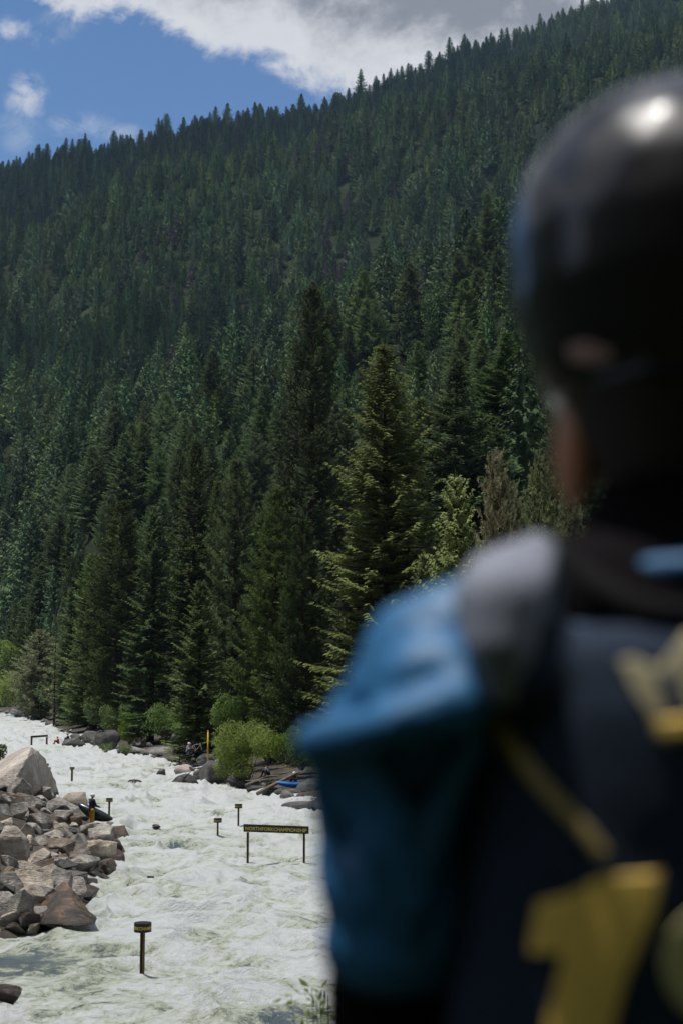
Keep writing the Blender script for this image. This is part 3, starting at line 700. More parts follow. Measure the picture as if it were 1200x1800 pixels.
bush(245, 1290, 60, 50, 178, 'leaf_mid', 'shaded green bush under the fresh green fir', 13, 3400, .22)
bush(290, 1290, 60, 55, 165, 'leaf_mid', 'shaded green bush under the almost black fir', 14, 3400, .22)
bush(340, 1300, 66, 66, 150, 'leaf_mid', 'green bush under the shorter olive fir', 15, 3600, .2)
bush(388, 1262, 50, 60, 150, 'leaf_bright', 'light green shrub glowing behind the dark trunks', 16, 2600, .2)
bush(222, 1322, 22, 14, 158, 'leaf_mid', 'small grass tuft between bank boulders, left one', 17, 900, .14)
bush(186, 1318, 20, 12, 163, 'leaf_mid', 'small grass tuft between bank boulders, farther left one', 18, 900, .14)
bush(470, 1330, 46, 40, 116, 'leaf_bright', 'bright shrub at the right shoulder of the large bright bush', 19, 2400, .16)
bush(450, 1312, 60, 50, 122, 'leaf_bright', 'pale green shrub rising behind the large bright bush', 31, 3000, .17)
bush(530, 1345, 46, 40, 114, 'leaf_mid', 'dark green shrub above the dark rock shelf by the sleeve', 32, 2400, .16)
bush(232, 1305, 50, 40, 172, 'leaf_bright', 'yellow-green shrub in the gap above the shaded bank rocks', 33, 2600, .22)
bush(570, 1250, 60, 90, 150, 'leaf_bright', 'sunlit leaves glimpsed between the bare trunks', 20, 2600, .2)
bush(-6, 1345, 30, 50, 108, 'leaf_mid', 'leafy twig of a bush at the left edge above the pale boulder', 21, 1500, .2)
# undergrowth, one mass nobody could count
rs2 = np.random.RandomState(4); n = 90000
uu = rs2.uniform(-.26, .26, n); off = rs2.uniform(0, 1, n)**1.6*60+5.5
YY = Yb_of(uu)+off*(1+.5*(uu < -.15)); XX = uu*YY; ZZ = terrain(XX, YY)
dm = fbm(XX/4, YY/4, oct=3, seed=91); kk = (dm > -.15) & (ZZ > .9) & ~((uu > -.055) & (off < 14)); XX, YY, ZZ, dm, uu = XX[kk], YY[kk], ZZ[kk], dm[kk], uu[kk]; n = len(XX)
P_ = np.stack([XX, YY, ZZ+rs2.uniform(0, 1, n)*(.7+np.maximum(dm, 0)*4.5)*(1+(uu < -.14)*.6)], -1)
a = rs2.normal(size=(n, 3)); a[:, 2] = np.abs(a[:, 2]); a /= np.linalg.norm(a, axis=1)[:, None]; b_ = np.cross(a, rs2.normal(size=(n, 3))); b_ /= np.linalg.norm(b_, axis=1)[:, None]
ln = (.14+YY[:, None]*.0009)*rs2.uniform(.7, 1.5, n)[:, None]
V_ = np.stack([P_, P_+a*ln*.5+b_*ln*.28, P_+a*ln, P_+a*ln*.5-b_*ln*.28], 1).reshape(-1, 3)
ug = mesh_obj('undergrowth', V_, np.arange(4*n).reshape(-1, 4), M['leaf_mid']); tag(ug, 'green undergrowth covering the far bank under the trees', 'undergrowth', None, 'stuff')

# near twig shrub bottom centre, out of focus
p0 = at(552, 1830, 8.0); root = empty('shrub', (p0.x, 8.0, tz(p0.x, 8.0)-.05)); base = root.location.copy()
rngS = random.Random(12); SV, SF, LV, LF = [], [], [], []
for (px, py) in ((548, 1735), (512, 1748), (563, 1765), (530, 1770), (556, 1742), (575, 1750), (540, 1790), (590, 1770), (560, 1800)):
    tip = at(px, py, 8.0+rngS.uniform(-.25, .25))-base; prev = Vector((rngS.uniform(-.08, .08), rngS.uniform(-.08, .08), -.1))
    mid = Vector((tip.x*.7+.03, tip.y*.6, tip.z*.72))
    limb(SV, SF, prev, mid, .016); limb(SV, SF, mid, tip, .007)
    for k in range(17):
        f = rngS.uniform(.45, 1.03); c = mid.lerp(tip, f)+Vector((rngS.uniform(-.05, .05), rngS.uniform(-.05, .05), rngS.uniform(-.04, .05)))
        dd = Vector((rngS.uniform(-1, 1), rngS.uniform(-1, 1), rngS.uniform(-.6, .7))).normalized()
        kite(LV, LF, c, dd, dd.cross(Vector((rngS.uniform(-1, 1), rngS.uniform(-1, 1), 1))).normalized(), rngS.uniform(.04, .07), .015)
mesh_obj('foliage', LV, LF, M['leaf_bright'], root); mesh_obj('stem', SV, SF, M['bark'], root)
tag(root, 'twiggy green shrub at the bottom edge in front of the rapids', 'bush')

# ------------------------------------------------------------------ rocks
def rock_geo(w, d, h, seed, npts=16, sub=2, rough=.05, boxy=.5, rnd=False):
    rs_ = np.random.RandomState(seed); dv = rs_.normal(size=(npts, 3)); dv /= np.linalg.norm(dv, axis=1)[:, None]
    dv = dv/np.maximum(np.abs(dv).max(1)[:, None]**boxy, .2)*rs_.uniform(.82, 1.0, (npts, 1))
    bm = bmesh.new()
    for v in dv: bm.verts.new(v)
    r = bmesh.ops.convex_hull(bm, input=bm.verts); bmesh.ops.delete(bm, geom=[v for v in bm.verts if not v.link_faces], context='VERTS')
    bmesh.ops.dissolve_limit(bm, angle_limit=R(12), verts=bm.verts, edges=bm.edges)
    bmesh.ops.bevel(bm, geom=list(bm.edges), offset=.05 if not rnd else .16, segments=1 if not rnd else 3, affect='EDGES', profile=.6)
    bmesh.ops.triangulate(bm, faces=bm.faces)
    for _ in range(sub):
        el = [e for e in bm.edges if e.calc_length() > .22]
        if el: bmesh.ops.subdivide_edges(bm, edges=el, cuts=1)
        bmesh.ops.triangulate(bm, faces=bm.faces)
    if rnd: bmesh.ops.smooth_vert(bm, verts=bm.verts, factor=.5, use_axis_x=True, use_axis_y=True, use_axis_z=True)
    C_ = np.array([v.co[:] for v in bm.verts]); mn, mxx = C_.min(0), C_.max(0)
    C_ = (C_-(mn+mxx)/2)/((mxx-mn)/2)
    nz = fbm(C_[:, 0]*2.3+seed, C_[:, 1]*2.3, C_[:, 2]*2.3, oct=3, seed=seed); nz2 = fbm(C_[:, 0]*7+seed, C_[:, 1]*7, C_[:, 2]*7, oct=2, seed=seed+5)
    C_ = C_*(1+rough*nz[:, None]+rough*.5*nz2[:, None])*np.array([w/2, d/2, h/2])
    me = bpy.data.meshes.new('rock'); bm.verts.ensure_lookup_table()
    for v, c in zip(bm.verts, C_): v.co = c
    bm.to_mesh(me); bm.free()
    if rnd: me.polygons.foreach_set('use_smooth', [True]*len(me.polygons))
    return me
def rock(px0, px1, py0, py1, Y, mt_, label, seed, group=None, sink=.18, rnd=False, depth=.8, tilt=None, name='rock', boxy=.5, npts=16, wet=False):
    """rock whose outline spans the given box of the view when it stands at distance Y"""
    c = at((px0+px1)/2, (py0+py1)/2, Y); w_ = (px1-px0)/2500*Y; h_ = (py1-py0)/2500*Y
    h2 = h_*(1+sink)
    me = rock_geo(w_*1.04, w_*depth, h2, seed, npts, 2, .05, boxy, rnd); me.materials.append(M[mt_])
    o = bpy.data.objects.new(name, me); COL.objects.link(o); o.location = (c.x, Y, c.z-h_*sink*.5)
    o.rotation_euler = (0, tilt if tilt is not None else 0, 0)
    tag(o, label, 'rock' if name == 'rock' else 'boulder', group); return o
# left rubble pile: depth of an image row on the bank
def pileY(px, py):
    # bank surface of rubble: water edge row 1640 at 46 m, top row 1375 at 88 m
    return t_hit(px, py, 30, 140).y
S = 200
rows = [  # x0,x1,y0,y1,material,label
 (0, 52, 1452, 1516, 'rock_pale', 'large flat pale slab with a crack at the left edge of the rubble', .5),
 (14, 56, 1366, 1400, 'rock_grey', 'grey angular block leaning on the foot of the pale boulder', .8),
 (62, 98, 1382, 1406, 'rock_grey', 'smooth grey block right under the dark overhang of the pale boulder', .8),
 (40, 75, 1399, 1430, 'rock_grey', 'wedge-shaped grey block in the upper rubble', .9),
 (78, 140, 1402, 1428, 'rock_grey', 'long flat grey slab left of the standing man', .8),
 (110, 155, 1393, 1415, 'rock_tan', 'tan slab behind the standing man on the rubble', .8),
 (38, 92, 1428, 1462, 'rock_grey', 'grey broken block above the large flat slab', .8),
 (0, 24, 1436, 1452, 'rock_tan', 'rounded tan stone at the left edge above the flat slab', .8),
 (28, 60, 1446, 1478, 'rock_grey', 'tilted grey slab leaning right of the large flat slab', .9),
 (92, 128, 1442, 1472, 'rock_tan', 'tan cracked block below the long flat grey slab', .9),
 (124, 146, 1430, 1452, 'rock_rust', 'dark brown block at the feet of the standing man', .9),
 (140, 176, 1446, 1470, 'rock_grey', 'grey rock the standing man stands beside', .9),
 (156, 200, 1450, 1480, 'rock_grey', 'dark-fronted block in the point of rubble', .9),
 (183, 201, 1443, 1457, 'rock_tan', 'small rounded tan stone perched on the tip of the rubble', .9),
 (188, 234, 1452, 1478, 'rock_rust', 'reddish brown rock jutting over the rapids at the tip of the rubble', .7),
 (196, 219, 1474, 1500, 'rock_wet', 'wet dark rock under the reddish jutting rock', .8),
 (110, 162, 1465, 1502, 'rock_grey', 'pointed grey block left of the tan cube-like boulder', .8),
 (152, 206, 1475, 1520, 'rock_tan', 'tan cube-like boulder at the water edge of the rubble', .9),
 (83, 130, 1475, 1500, 'rock_rust', 'brown flat-topped block in the middle of the rubble', .8),
 (50, 90, 1492, 1522, 'rock_tan', 'tan wedge below the large flat slab', .9),
 (78, 108, 1497, 1512, 'rock_pale', 'pale flat stone in the middle of the rubble', .8),
 (88, 122, 1503, 1522, 'rock_tan', 'tan stone beside the pale flat stone', .8),
 (118, 172, 1502, 1532, 'rock_grey', 'grey slab sloping into the white water', .8),
 (176, 208, 1508, 1536, 'rock_rust', 'low wet brown rock under the tan cube-like boulder', .8),
 (0, 30, 1503, 1524, 'rock_grey', 'grey stone under the large flat slab at the left edge', .9),
 (20, 80, 1514, 1532, 'rock_tan', 'long low tan rock below the wedge', .7),
 (12, 92, 1528, 1572, 'rock_tan', 'big flat-topped tan rock with a black shaded front', .8),
 (86, 128, 1524, 1560, 'rock_grey', 'grey block right of the big flat-topped tan rock', .9),
 (124, 154, 1542, 1584, 'rock_grey', 'wet grey rock with rusty streaks at the water', .9),
 (0, 58, 1562, 1628, 'rock_grey', 'dark grey rock with a pointed top at the left water edge', .8),
 (48, 86, 1592, 1618, 'rock_grey', 'small grey rock between the pointed and the orange-brown rock', .9),
 (0, 28, 1602, 1632, 'rock_tan', 'low tan rock at the left water edge', .8),
 (12, 45, 1620, 1638, 'rock_wet', 'wet brown stone at the water edge on the left', .9),
 (44, 70, 1622, 1638, 'rock_tan', 'small tan stone standing in calm water', .9),
 (66, 96, 1608, 1632, 'rock_wet', 'black wet stone below the orange-brown rock', .9),
 (-30, 34, 1728, 1756, 'rock_wet', 'dark wet rock awash in the bottom left corner', .8),
 (0, 40, 1532, 1566, 'rock_grey', 'dark grey rock at the left edge beside the flat-topped tan rock', .9),
 (16, 50, 1410, 1440, 'rock_grey', 'grey jagged block in the upper left rubble', .9),
 (0, 22, 1396, 1420, 'rock_grey', 'small grey block at the left edge below the pale boulder', .9),
 (96, 126, 1424, 1446, 'rock_grey', 'small grey block between two slabs', .9),
]
for (x0, x1, y0, y1, mt_, lab, dep) in rows:
    S += 1; Y = min(max(pileY((x0+x1)/2, y1), 34), 95)
    if y0 >= 1716: Y = 36.5
    Y = Y+(x1-x0)/2500*Y*dep*.35
    rock(x0, x1, y0, y1, Y, mt_, lab, S, depth=dep, boxy=.7, npts=13, sink=.3)
# filler rubble
rngR = random.Random(31); cnt = 0; tries = 0; fx = []
while cnt < 190 and tries < 9000:
    tries += 1
    Y = 1/rngR.uniform(1/98., 1/44.); x = rngR.uniform(-.262*Y, float(river_left_of(0, np.array(Y)))-.1)
    if x > float(river_left_of(0, np.array(Y)))-.1: continue
    wv = rngR.choice([.35, .45, .55, .7, .9, 1.15]); 
    if min([math.hypot(x-a, (Y-b_)*.8) for a, b_, c in fx]+[9]) < wv*.55: continue
    fx.append((x, Y, wv)); z = max(tz(x, Y), -.05)
    col_, nm_ = rngR.choice([('rock_grey', 'grey'), ('rock_grey', 'grey'), ('rock_tan', 'tan'), ('rock_rust', 'brown'), ('rock_dark', 'dark grey')])
    if z < .25: col_, nm_ = 'rock_wet', 'wet dark'
    me = rock_geo(wv, wv*rngR.uniform(.7, 1), wv*rngR.uniform(.5, .8), 500+cnt, 12, 1, .05, .7); me.materials.append(M[col_])
    o = bpy.data.objects.new('rock', me); COL.objects.link(o); o.location = (x, Y, z+wv*.1); o.rotation_euler = (rngR.uniform(-.5, .5), rngR.uniform(-.5, .5), rngR.uniform(0, 6.28))
    zone = 'by the foot of the pale boulder' if Y > 78 else 'around the standing man' if Y > 66 else 'around the large flat slab' if Y > 56 else 'near the orange-brown wet rock'
    sz = 'small' if wv < .6 else 'medium'
    tag(o, f'{sz} {nm_} rubble stone {zone}', 'rock', f'{sz} {nm_} stones {zone}'); cnt += 1
# the pale boulder with its dark overhang
def hull_obj(name, pts3, mt_, label, cat='boulder', bev=.06, sub=3, rough=.05, seed=3):
    c = sum(pts3, Vector())/len(pts3); bm = bmesh.new()
    for p in pts3: bm.verts.new(p-c)
    bmesh.ops.convex_hull(bm, input=bm.verts); bmesh.ops.delete(bm, geom=[v for v in bm.verts if not v.link_faces], context='VERTS')
    bmesh.ops.dissolve_limit(bm, angle_limit=R(4), verts=bm.verts, edges=bm.edges)
    bmesh.ops.bevel(bm, geom=list(bm.edges), offset=bev, segments=2, affect='EDGES', profile=.6); bmesh.ops.triangulate(bm, faces=bm.faces)
    for _ in range(sub):
        el = [e for e in bm.edges if e.calc_length() > .3]
        if el: bmesh.ops.subdivide_edges(bm, edges=el, cuts=1)
        bmesh.ops.triangulate(bm, faces=bm.faces)
    C_ = np.array([v.co[:] for v in bm.verts]); bm.normal_update(); Nn_ = np.array([v.normal[:] for v in bm.verts])
    nz = fbm(C_[:, 0]*.9, C_[:, 1]*.9, C_[:, 2]*.9, oct=4, seed=seed); C_ = C_+Nn_*(nz*rough*3)[:, None]
    for v, q in zip(bm.verts, C_): v.co = q
    me = bpy.data.meshes.new(name); bm.to_mesh(me); bm.free(); me.materials.append(M[mt_])
    o = bpy.data.objects.new(name, me); COL.objects.link(o); o.location = c; tag(o, label, cat); return o
bp_ = [at(56, 1311, 93.5), at(68, 1319, 95), at(86, 1345, 98), at(99, 1372, 101), at(104, 1392, 104), at(49, 1331, 90.6), at(54, 1350, 90.9), at(69, 1388, 93), at(20, 1326, 98), at(-10, 1346, 98), at(-40, 1362, 97),
       at(-40, 1400, 86), at(40, 1404, 91), at(10, 1402, 87), at(-30, 1400, 104), at(60, 1392, 108), at(40, 1318, 103), at(100, 1402, 106)]
hull_obj('boulder', bp_, 'rock_pale', 'huge pale tan boulder with a dark overhanging face above the rubble', seed=9)
wr = [at(110, 1551, 50.2), at(126, 1558, 49.6), at(150, 1590, 48.6), at(172, 1615, 47.8), at(168, 1622, 47.2), at(85, 1572, 50.4), at(60, 1600, 49.6), at(58, 1622, 48.2), at(84, 1628, 46.6), at(130, 1628, 46.4), at(100, 1592, 47.6), at(128, 1592, 47.6), at(90, 1600, 52.5), at(140, 1600, 51.5)]
hull_obj('rock', wr, 'rock_wetrust', 'large wet orange-brown peaked rock glistening in the shallows', 'rock', .04, 3, .05, 5)
# far-bank and mid-river boulders: box, stand on the water line
far_r = [
 (32, 82, 1237, 1257, 'rock_bank', 'largest rounded grey boulder beyond the far bend'), (17, 34, 1245, 1256, 'rock_bank', 'small boulder left of the largest far boulder'),
 (78, 98, 1243, 1258, 'rock_bank', 'grey rock right beside the largest far boulder'), (92, 116, 1243, 1262, 'rock_bank', 'slanted grey rock in the far bend row, third from the largest boulder'),
 (100, 124, 1256, 1266, 'rock_bank', 'flat grey rock low in the far bend row'), (112, 132, 1254, 1266, 'rock_dark', 'dark rock at the end of the far bend row'),
 (98, 136, 1268, 1278, 'rock_dark', 'low black rock awash below the far bend'), (128, 156, 1272, 1280, 'rock_bank', 'pale low rock beside the black awash rock'),
 (111, 150, 1297, 1314, 'rock_dark', 'dark boulder the hooded person sits against'), (123, 145, 1289, 1304, 'rock_bank', 'rounded grey boulder behind the dark seat boulder'),
 (145, 176, 1285, 1308, 'rock_bank', 'upright grey boulder under the crouching angler'), (150, 175, 1302, 1318, 'rock_dark', 'dark rock in front of the upright grey boulder'),
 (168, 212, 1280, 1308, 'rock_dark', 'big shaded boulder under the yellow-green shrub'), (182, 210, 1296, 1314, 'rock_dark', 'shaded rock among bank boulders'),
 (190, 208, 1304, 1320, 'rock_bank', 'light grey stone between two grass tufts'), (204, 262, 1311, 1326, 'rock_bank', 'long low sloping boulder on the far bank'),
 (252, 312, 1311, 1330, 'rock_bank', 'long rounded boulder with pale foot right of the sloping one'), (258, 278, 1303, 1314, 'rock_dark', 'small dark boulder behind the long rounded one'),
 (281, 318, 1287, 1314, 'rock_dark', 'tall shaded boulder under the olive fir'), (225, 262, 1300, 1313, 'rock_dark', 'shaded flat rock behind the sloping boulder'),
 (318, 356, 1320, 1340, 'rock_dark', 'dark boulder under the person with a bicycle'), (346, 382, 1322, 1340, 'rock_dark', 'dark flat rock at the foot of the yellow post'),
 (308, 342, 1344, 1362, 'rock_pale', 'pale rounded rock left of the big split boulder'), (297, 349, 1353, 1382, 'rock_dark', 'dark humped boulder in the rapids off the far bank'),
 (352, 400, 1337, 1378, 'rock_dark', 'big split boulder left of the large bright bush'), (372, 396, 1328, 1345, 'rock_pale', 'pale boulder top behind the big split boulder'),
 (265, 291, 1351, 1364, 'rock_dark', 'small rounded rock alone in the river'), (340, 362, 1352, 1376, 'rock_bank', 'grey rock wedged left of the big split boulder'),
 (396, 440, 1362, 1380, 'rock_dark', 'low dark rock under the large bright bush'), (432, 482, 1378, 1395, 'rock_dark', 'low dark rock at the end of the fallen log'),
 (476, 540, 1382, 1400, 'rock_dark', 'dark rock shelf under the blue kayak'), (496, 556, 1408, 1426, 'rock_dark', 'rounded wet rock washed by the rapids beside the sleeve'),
 (520, 580, 1370, 1400, 'rock_dark', 'shaded bank rock right of the blue kayak'), (415, 436, 1372, 1384, 'rock_bank', 'small grey stone under the bright bush'),
 (258, 272, 1538, 1544, 'rock_wet', 'small black rock tip breaking the rapids between gates'), (260, 282, 1449, 1456, 'rock_wet', 'dark wet rock lump showing in the foam in mid river'),
 (224, 250, 1370, 1377, 'rock_wet', 'low dark rock awash left of the lone rounded rock'), (124, 142, 1634, 1642, 'rock_wet', 'small brown rock tip below the orange-brown rock'),
]
for (x0, x1, y0, y1, mt_, lab) in far_r:
    S += 1; Y = on_z((x0+x1)/2, max(y1, 1256), 0).y
    if x0 > 340 and y1 < 1350: Y = 124
    if (y1 < 1320 and x0 > 160): Y = 168
    if lab.startswith('tall shaded'): Y = 160
    rock(x0, x1, y0, y1, Y+(x1-x0)/2500*Y*.3, mt_, lab, S, rnd=True, depth=.8, name='boulder' if x1-x0 > 25 else 'rock', boxy=.35, npts=20, sink=.35)
rngQ = random.Random(17)
for k in range(120):   # small stones lining the far bank
    u = rngQ.uniform(-.24, .0); Yb = float(Yb_of(u)); Y = Yb+rngQ.uniform(-.5, 5); wv = rngQ.uniform(.5, 1.5)*(1 if u > -.19 else 1.6); x = u*Y
    me = rock_geo(wv, wv*.8, wv*.6, 900+k, 14, 1, .05, .4, True); mt_, nm_ = rngQ.choice([('rock_dark', 'dark'), ('rock_bank', 'grey')]); me.materials.append(M[mt_])
    o = bpy.data.objects.new('rock', me); COL.objects.link(o); o.location = (x, Y, tz(x, Y)+wv*.05); o.rotation_euler = (0, 0, rngQ.uniform(0, 6.28))
    zone = 'beyond the far bend' if u < -.19 else 'between the bend and the sloping boulder' if u < -.13 else 'between the sloping boulder and the bright bush' if u < -.08 else 'under the bright bush and the kayak'
    tag(o, f'{nm_} bank stone at the water line {zone}', 'rock', f'{nm_} stones at the water line {zone}')

# ------------------------------------------------------------------ slalom gates and boards
M['board'] = plain('black_board', (.012, .012, .014), .5, .4, .2)
M['letter'] = plain('yellow_letter', (.50, .40, .09), .6, .3, .1)
M['post'] = plain('dark_post', (.020, .015, .010), .7, .3, .6, 14)
M['post_edge'] = plain('post_edge', (.16, .10, .045), .7, .3, .5, 10)
def prism(verts2, y0, y1):
    n = len(verts2); V_ = [(x, y0, z) for x, z in verts2]+[(x, y1, z) for x, z in verts2]
    F_ = [tuple(range(n)), tuple(range(2*n-1, n-1, -1))]+[(i, (i+n), (i+1) % n+n, (i+1) % n) for i in range(n)]
    return V_, F_
def text_mesh(name, body, width, height, m_, parent, loc, bend_r=None, rx=math.pi/2, ry=0.0, bold=.02):
    cu = bpy.data.curves.new(name, 'FONT'); cu.body = body; cu.extrude = .004; cu.offset = bold; cu.align_x = 'CENTER'; cu.size = 1; cu.resolution_u = 2
    o = bpy.data.objects.new(name, cu); COL.objects.link(o); bpy.context.view_layer.update()
    me = bpy.data.meshes.new_from_object(o.evaluated_get(bpy.context.evaluated_depsgraph_get())); bpy.data.objects.remove(o)
    C_ = np.array([v.co[:] for v in me.vertices]); mn, mxx = C_.min(0), C_.max(0)
    x = (C_[:, 0]-(mn[0]+mxx[0])/2)/(mxx[0]-mn[0])*width; z = (C_[:, 1]-(mn[1]+mxx[1])/2)/(mxx[1]-mn[1])*height; y = -C_[:, 2]
    if bend_r: y = -(np.sqrt(np.maximum(bend_r**2-(bend_r*np.sin(x/bend_r))**2, 0)))-C_[:, 2]; x = bend_r*np.sin(x/bend_r)
    z = z-x*math.tan(ry)
    for v, a, b_, c in zip(me.vertices, x, y, z): v.co = (a, b_, c)
    me.materials.clear(); me.materials.append(m_)
    o = bpy.data.objects.new(name, me); COL.objects.link(o); o.parent = parent; o.location = loc; return o
def gate(xa, xb, ytop, ybot, pa, pb, pya, pyb, label, text, tilt_px=0):
    Y = on_z((xa+xb)/2, (pya+pyb)/2).y; k = Y/2500
    c = at((xa+xb)/2, (pya+pyb)/2, Y); root = empty('slalom_gate', c); w_ = (xb-xa)*k; bh = (ybot-ytop)*k
    zc = at(0, (ytop+ybot)/2, Y).z-c.z; dz = tilt_px*k/2
    V_, F_ = prism([(-w_/2, zc-bh/2+dz), (w_/2, zc-bh/2-dz), (w_/2, zc+bh/2-dz), (-w_/2, zc+bh/2+dz)], -.07, .07)
    bd = mesh_obj('board', V_, F_, M['board'], root)
    if text: text_mesh('lettering', text, w_*.94, bh*.5, M['letter'], bd, (0, -.074, zc-bh*.04), ry=math.atan2(dz*2, w_))
    for px, py in ((pa, pya), (pb, pyb)):
        x = (px-(xa+xb)/2)*k; pw = 3.9*k/2*(1 if w_ > 2.3 else .8)
        zb = (c.z, at(px, py, Y).z)[1]-c.z
        Vs, Fs = prism([(x-pw, zb-.12), (x+pw, zb-.12), (x+pw, zc-bh/2+.02), (x-pw, zc-bh/2+.02)], -.05, .05)
        po = mesh_obj('post', Vs, Fs, M['post'], root)
        Vs, Fs = prism([(x+pw*.25, zb-.12), (x+pw*.9, zb-.12), (x+pw*.9, zc-bh/2), (x+pw*.25, zc-bh/2)], -.056, -.045); mesh_obj('stripe', Vs, Fs, M['post_edge'], po)
    tag(root, label, 'slalom gate', 'slalom gates in the river')
gate(429.5, 541.5, 1451, 1463.5, 437, 533.5, 1518, 1522, 'wide black banner gate lettered in yellow standing in the rapids', 'NORTHFORKCHAMPIONSHIP', 4)
gate(54.5, 84, 1292.5, 1296, 56, 82.5, 1310, 1307, 'small distant dark gate in the rapids above the pale boulder', None, -2)
def pole_board(xa, xb, y0, y1, yb, label, text):
    pc = (xa+xb)/2; Y = on_z(pc, yb).y; k = Y/2500; c = at(pc, yb, Y); root = empty('marker_post', c)
    w_ = (xb-xa)*k; r_ = w_/2; zc = at(pc, (y0+y1)/2, Y).z-c.z; bh = (y1-y0)*k
    n = 20; Vs, Fs = [], []
    for z in (zc-bh/2, zc+bh/2):
        for i in range(n): a = i/n*2*math.pi; Vs.append((r_*math.cos(a), r_*math.sin(a), z))
    Fs = [(i, (i+1) % n, n+(i+1) % n, n+i) for i in range(n)]+[tuple(range(n-1, -1, -1)), tuple(range(n, 2*n))]
    bd = mesh_obj('sign_drum', Vs, Fs, M['board'], root)
    text_mesh('lettering', text, r_*math.pi*.82, bh*.36, M['letter'], bd, (0, 0, zc-bh*.04), bend_r=r_+.004)
    pw = (3.7 if yb > 1600 else 1.5)*k
    Vs, Fs = prism([(-pw, -.12), (pw, -.12), (pw, zc-bh/2+.01), (-pw, zc-bh/2+.01)], -pw, pw); po = mesh_obj('post', Vs, Fs, M['post'], root)
    Vs, Fs = prism([(pw*.25, -.12), (pw*.85, -.12), (pw*.85, zc-bh/2), (pw*.25, zc-bh/2)], -pw-.006, -pw+.004); mesh_obj('stripe', Vs, Fs, M['post_edge'], po)
    tag(root, label, 'marker post', 'marker posts in the river')
pole_board(235, 265, 1622, 1637, 1722, 'nearest marker post with a lettered black drum, alone in the foreground rapids', 'ORKCHAMP')
pole_board(413, 426, 1413.5, 1420.5, 1456, 'marker post in the rapids just above the wide banner gate', 'NORTHF')
pole_board(376, 390, 1438.5, 1445.5, 1474, 'marker post in the rapids left of the wide banner gate', 'NORTHF')
pole_board(186.5, 198, 1403, 1409, 1437, 'marker post in the rapids just right of the standing man with a kayak', 'NORTHF')
pole_board(122.5, 131, 1348.5, 1352.5, 1374, 'farthest marker post, right of the pale boulder', 'NORTHF')

# ------------------------------------------------------------------ small bank things
M['yellow'] = plain('yellow_paint', (.50, .34, .04), .5, .3, .2)
M['blue_k'] = plain('blue_plastic', (.012, .13, .42), .35, .4, .15)
M['dark_k'] = plain('dark_plastic', (.018, .022, .026), .25, .5, .3)
M['red_k'] = plain('red_plastic', (.45, .03, .02), .4, .4, .15)
M['wood'] = plain('grey_driftwood', (.14, .12, .10), .9, .2, .3, 6)
M['rope'] = plain('rope', (.30, .27, .22), .8, .2, .2)
def tube_geo(pts3, rad, n=8):
    V_, F_ = [], []
    for i, p in enumerate(pts3):
        d = (pts3[min(i+1, len(pts3)-1)]-pts3[max(i-1, 0)]).normalized(); s = d.cross(UP)
        s = s.normalized() if s.length > .01 else Vector((1, 0, 0)); t = s.cross(d)
        r = rad[i] if isinstance(rad, (list, tuple)) else rad
        for k in range(n): a = k/n*2*math.pi; V_.append(p+(s*math.cos(a)+t*math.sin(a))*r)
    for i in range(len(pts3)-1):
        for k in range(n): F_.append((i*n+k, i*n+(k+1) % n, (i+1)*n+(k+1) % n, (i+1)*n+k))
    F_ += [tuple(range(n-1, -1, -1)), tuple(range(len(V_)-n, len(V_)))]
    return V_, F_
a, b_ = at(366, 1326, 122), at(366, 1285, 122)
root = empty('yellow_post', a); tag(root, 'upright yellow post on the far bank left of the large bright bush', 'post')
V_, F_ = tube_geo([Vector((0, 0, -.6)), b_-a], [.075, .065], 10); mesh_obj('pole', V_, F_, M['yellow'], root, True)
V_, F_ = tube_geo([b_-a, b_-a+Vector((0, 0, .05))], [.085, .05], 10); mesh_obj('cap', V_, F_, M['yellow'], root, True)
lp = [at(453, 1395, 103), at(475, 1383, 104), at(500, 1370, 105), at(527, 1356, 106.5)]
V_, F_ = tube_geo(lp, [.15, .14, .12, .09], 8); lo = mesh_obj('log', V_, F_, M['wood'], None, True); tag(lo, 'fallen grey log slanting down the bank to the water left of the sleeve', 'log')
lp = [at(432, 1381, 106), at(442, 1377, 106), at(455, 1372, 106)]
V_, F_ = tube_geo(lp, [.13, .12, .08], 8); lo = mesh_obj('log', V_, F_, M['wood'], None, True); tag(lo, 'short piece of driftwood under the large bright bush', 'log')
def rope(pts3, label):
    P3 = []
    for a, b_ in zip(pts3[:-1], pts3[1:]):
        for k in range(8): P3.append(a.lerp(b_, k/8)-UP*.12*math.sin(math.pi*k/8))
    P3.append(pts3[-1]); V_, F_ = tube_geo(P3, .016, 5); o = mesh_obj('rope', V_, F_, M['rope'], None, True); tag(o, label, 'rope')
rope([at(432, 1372, 108), at(470, 1364, 106), at(545, 1352, 104)], 'thin pale rope strung along the far bank over the fallen log')
rope([at(10, 1556, 52), at(70, 1572, 50.5), at(115, 1588, 49), at(160, 1610, 47.5)], 'thin rope lying across the wet orange-brown rock')
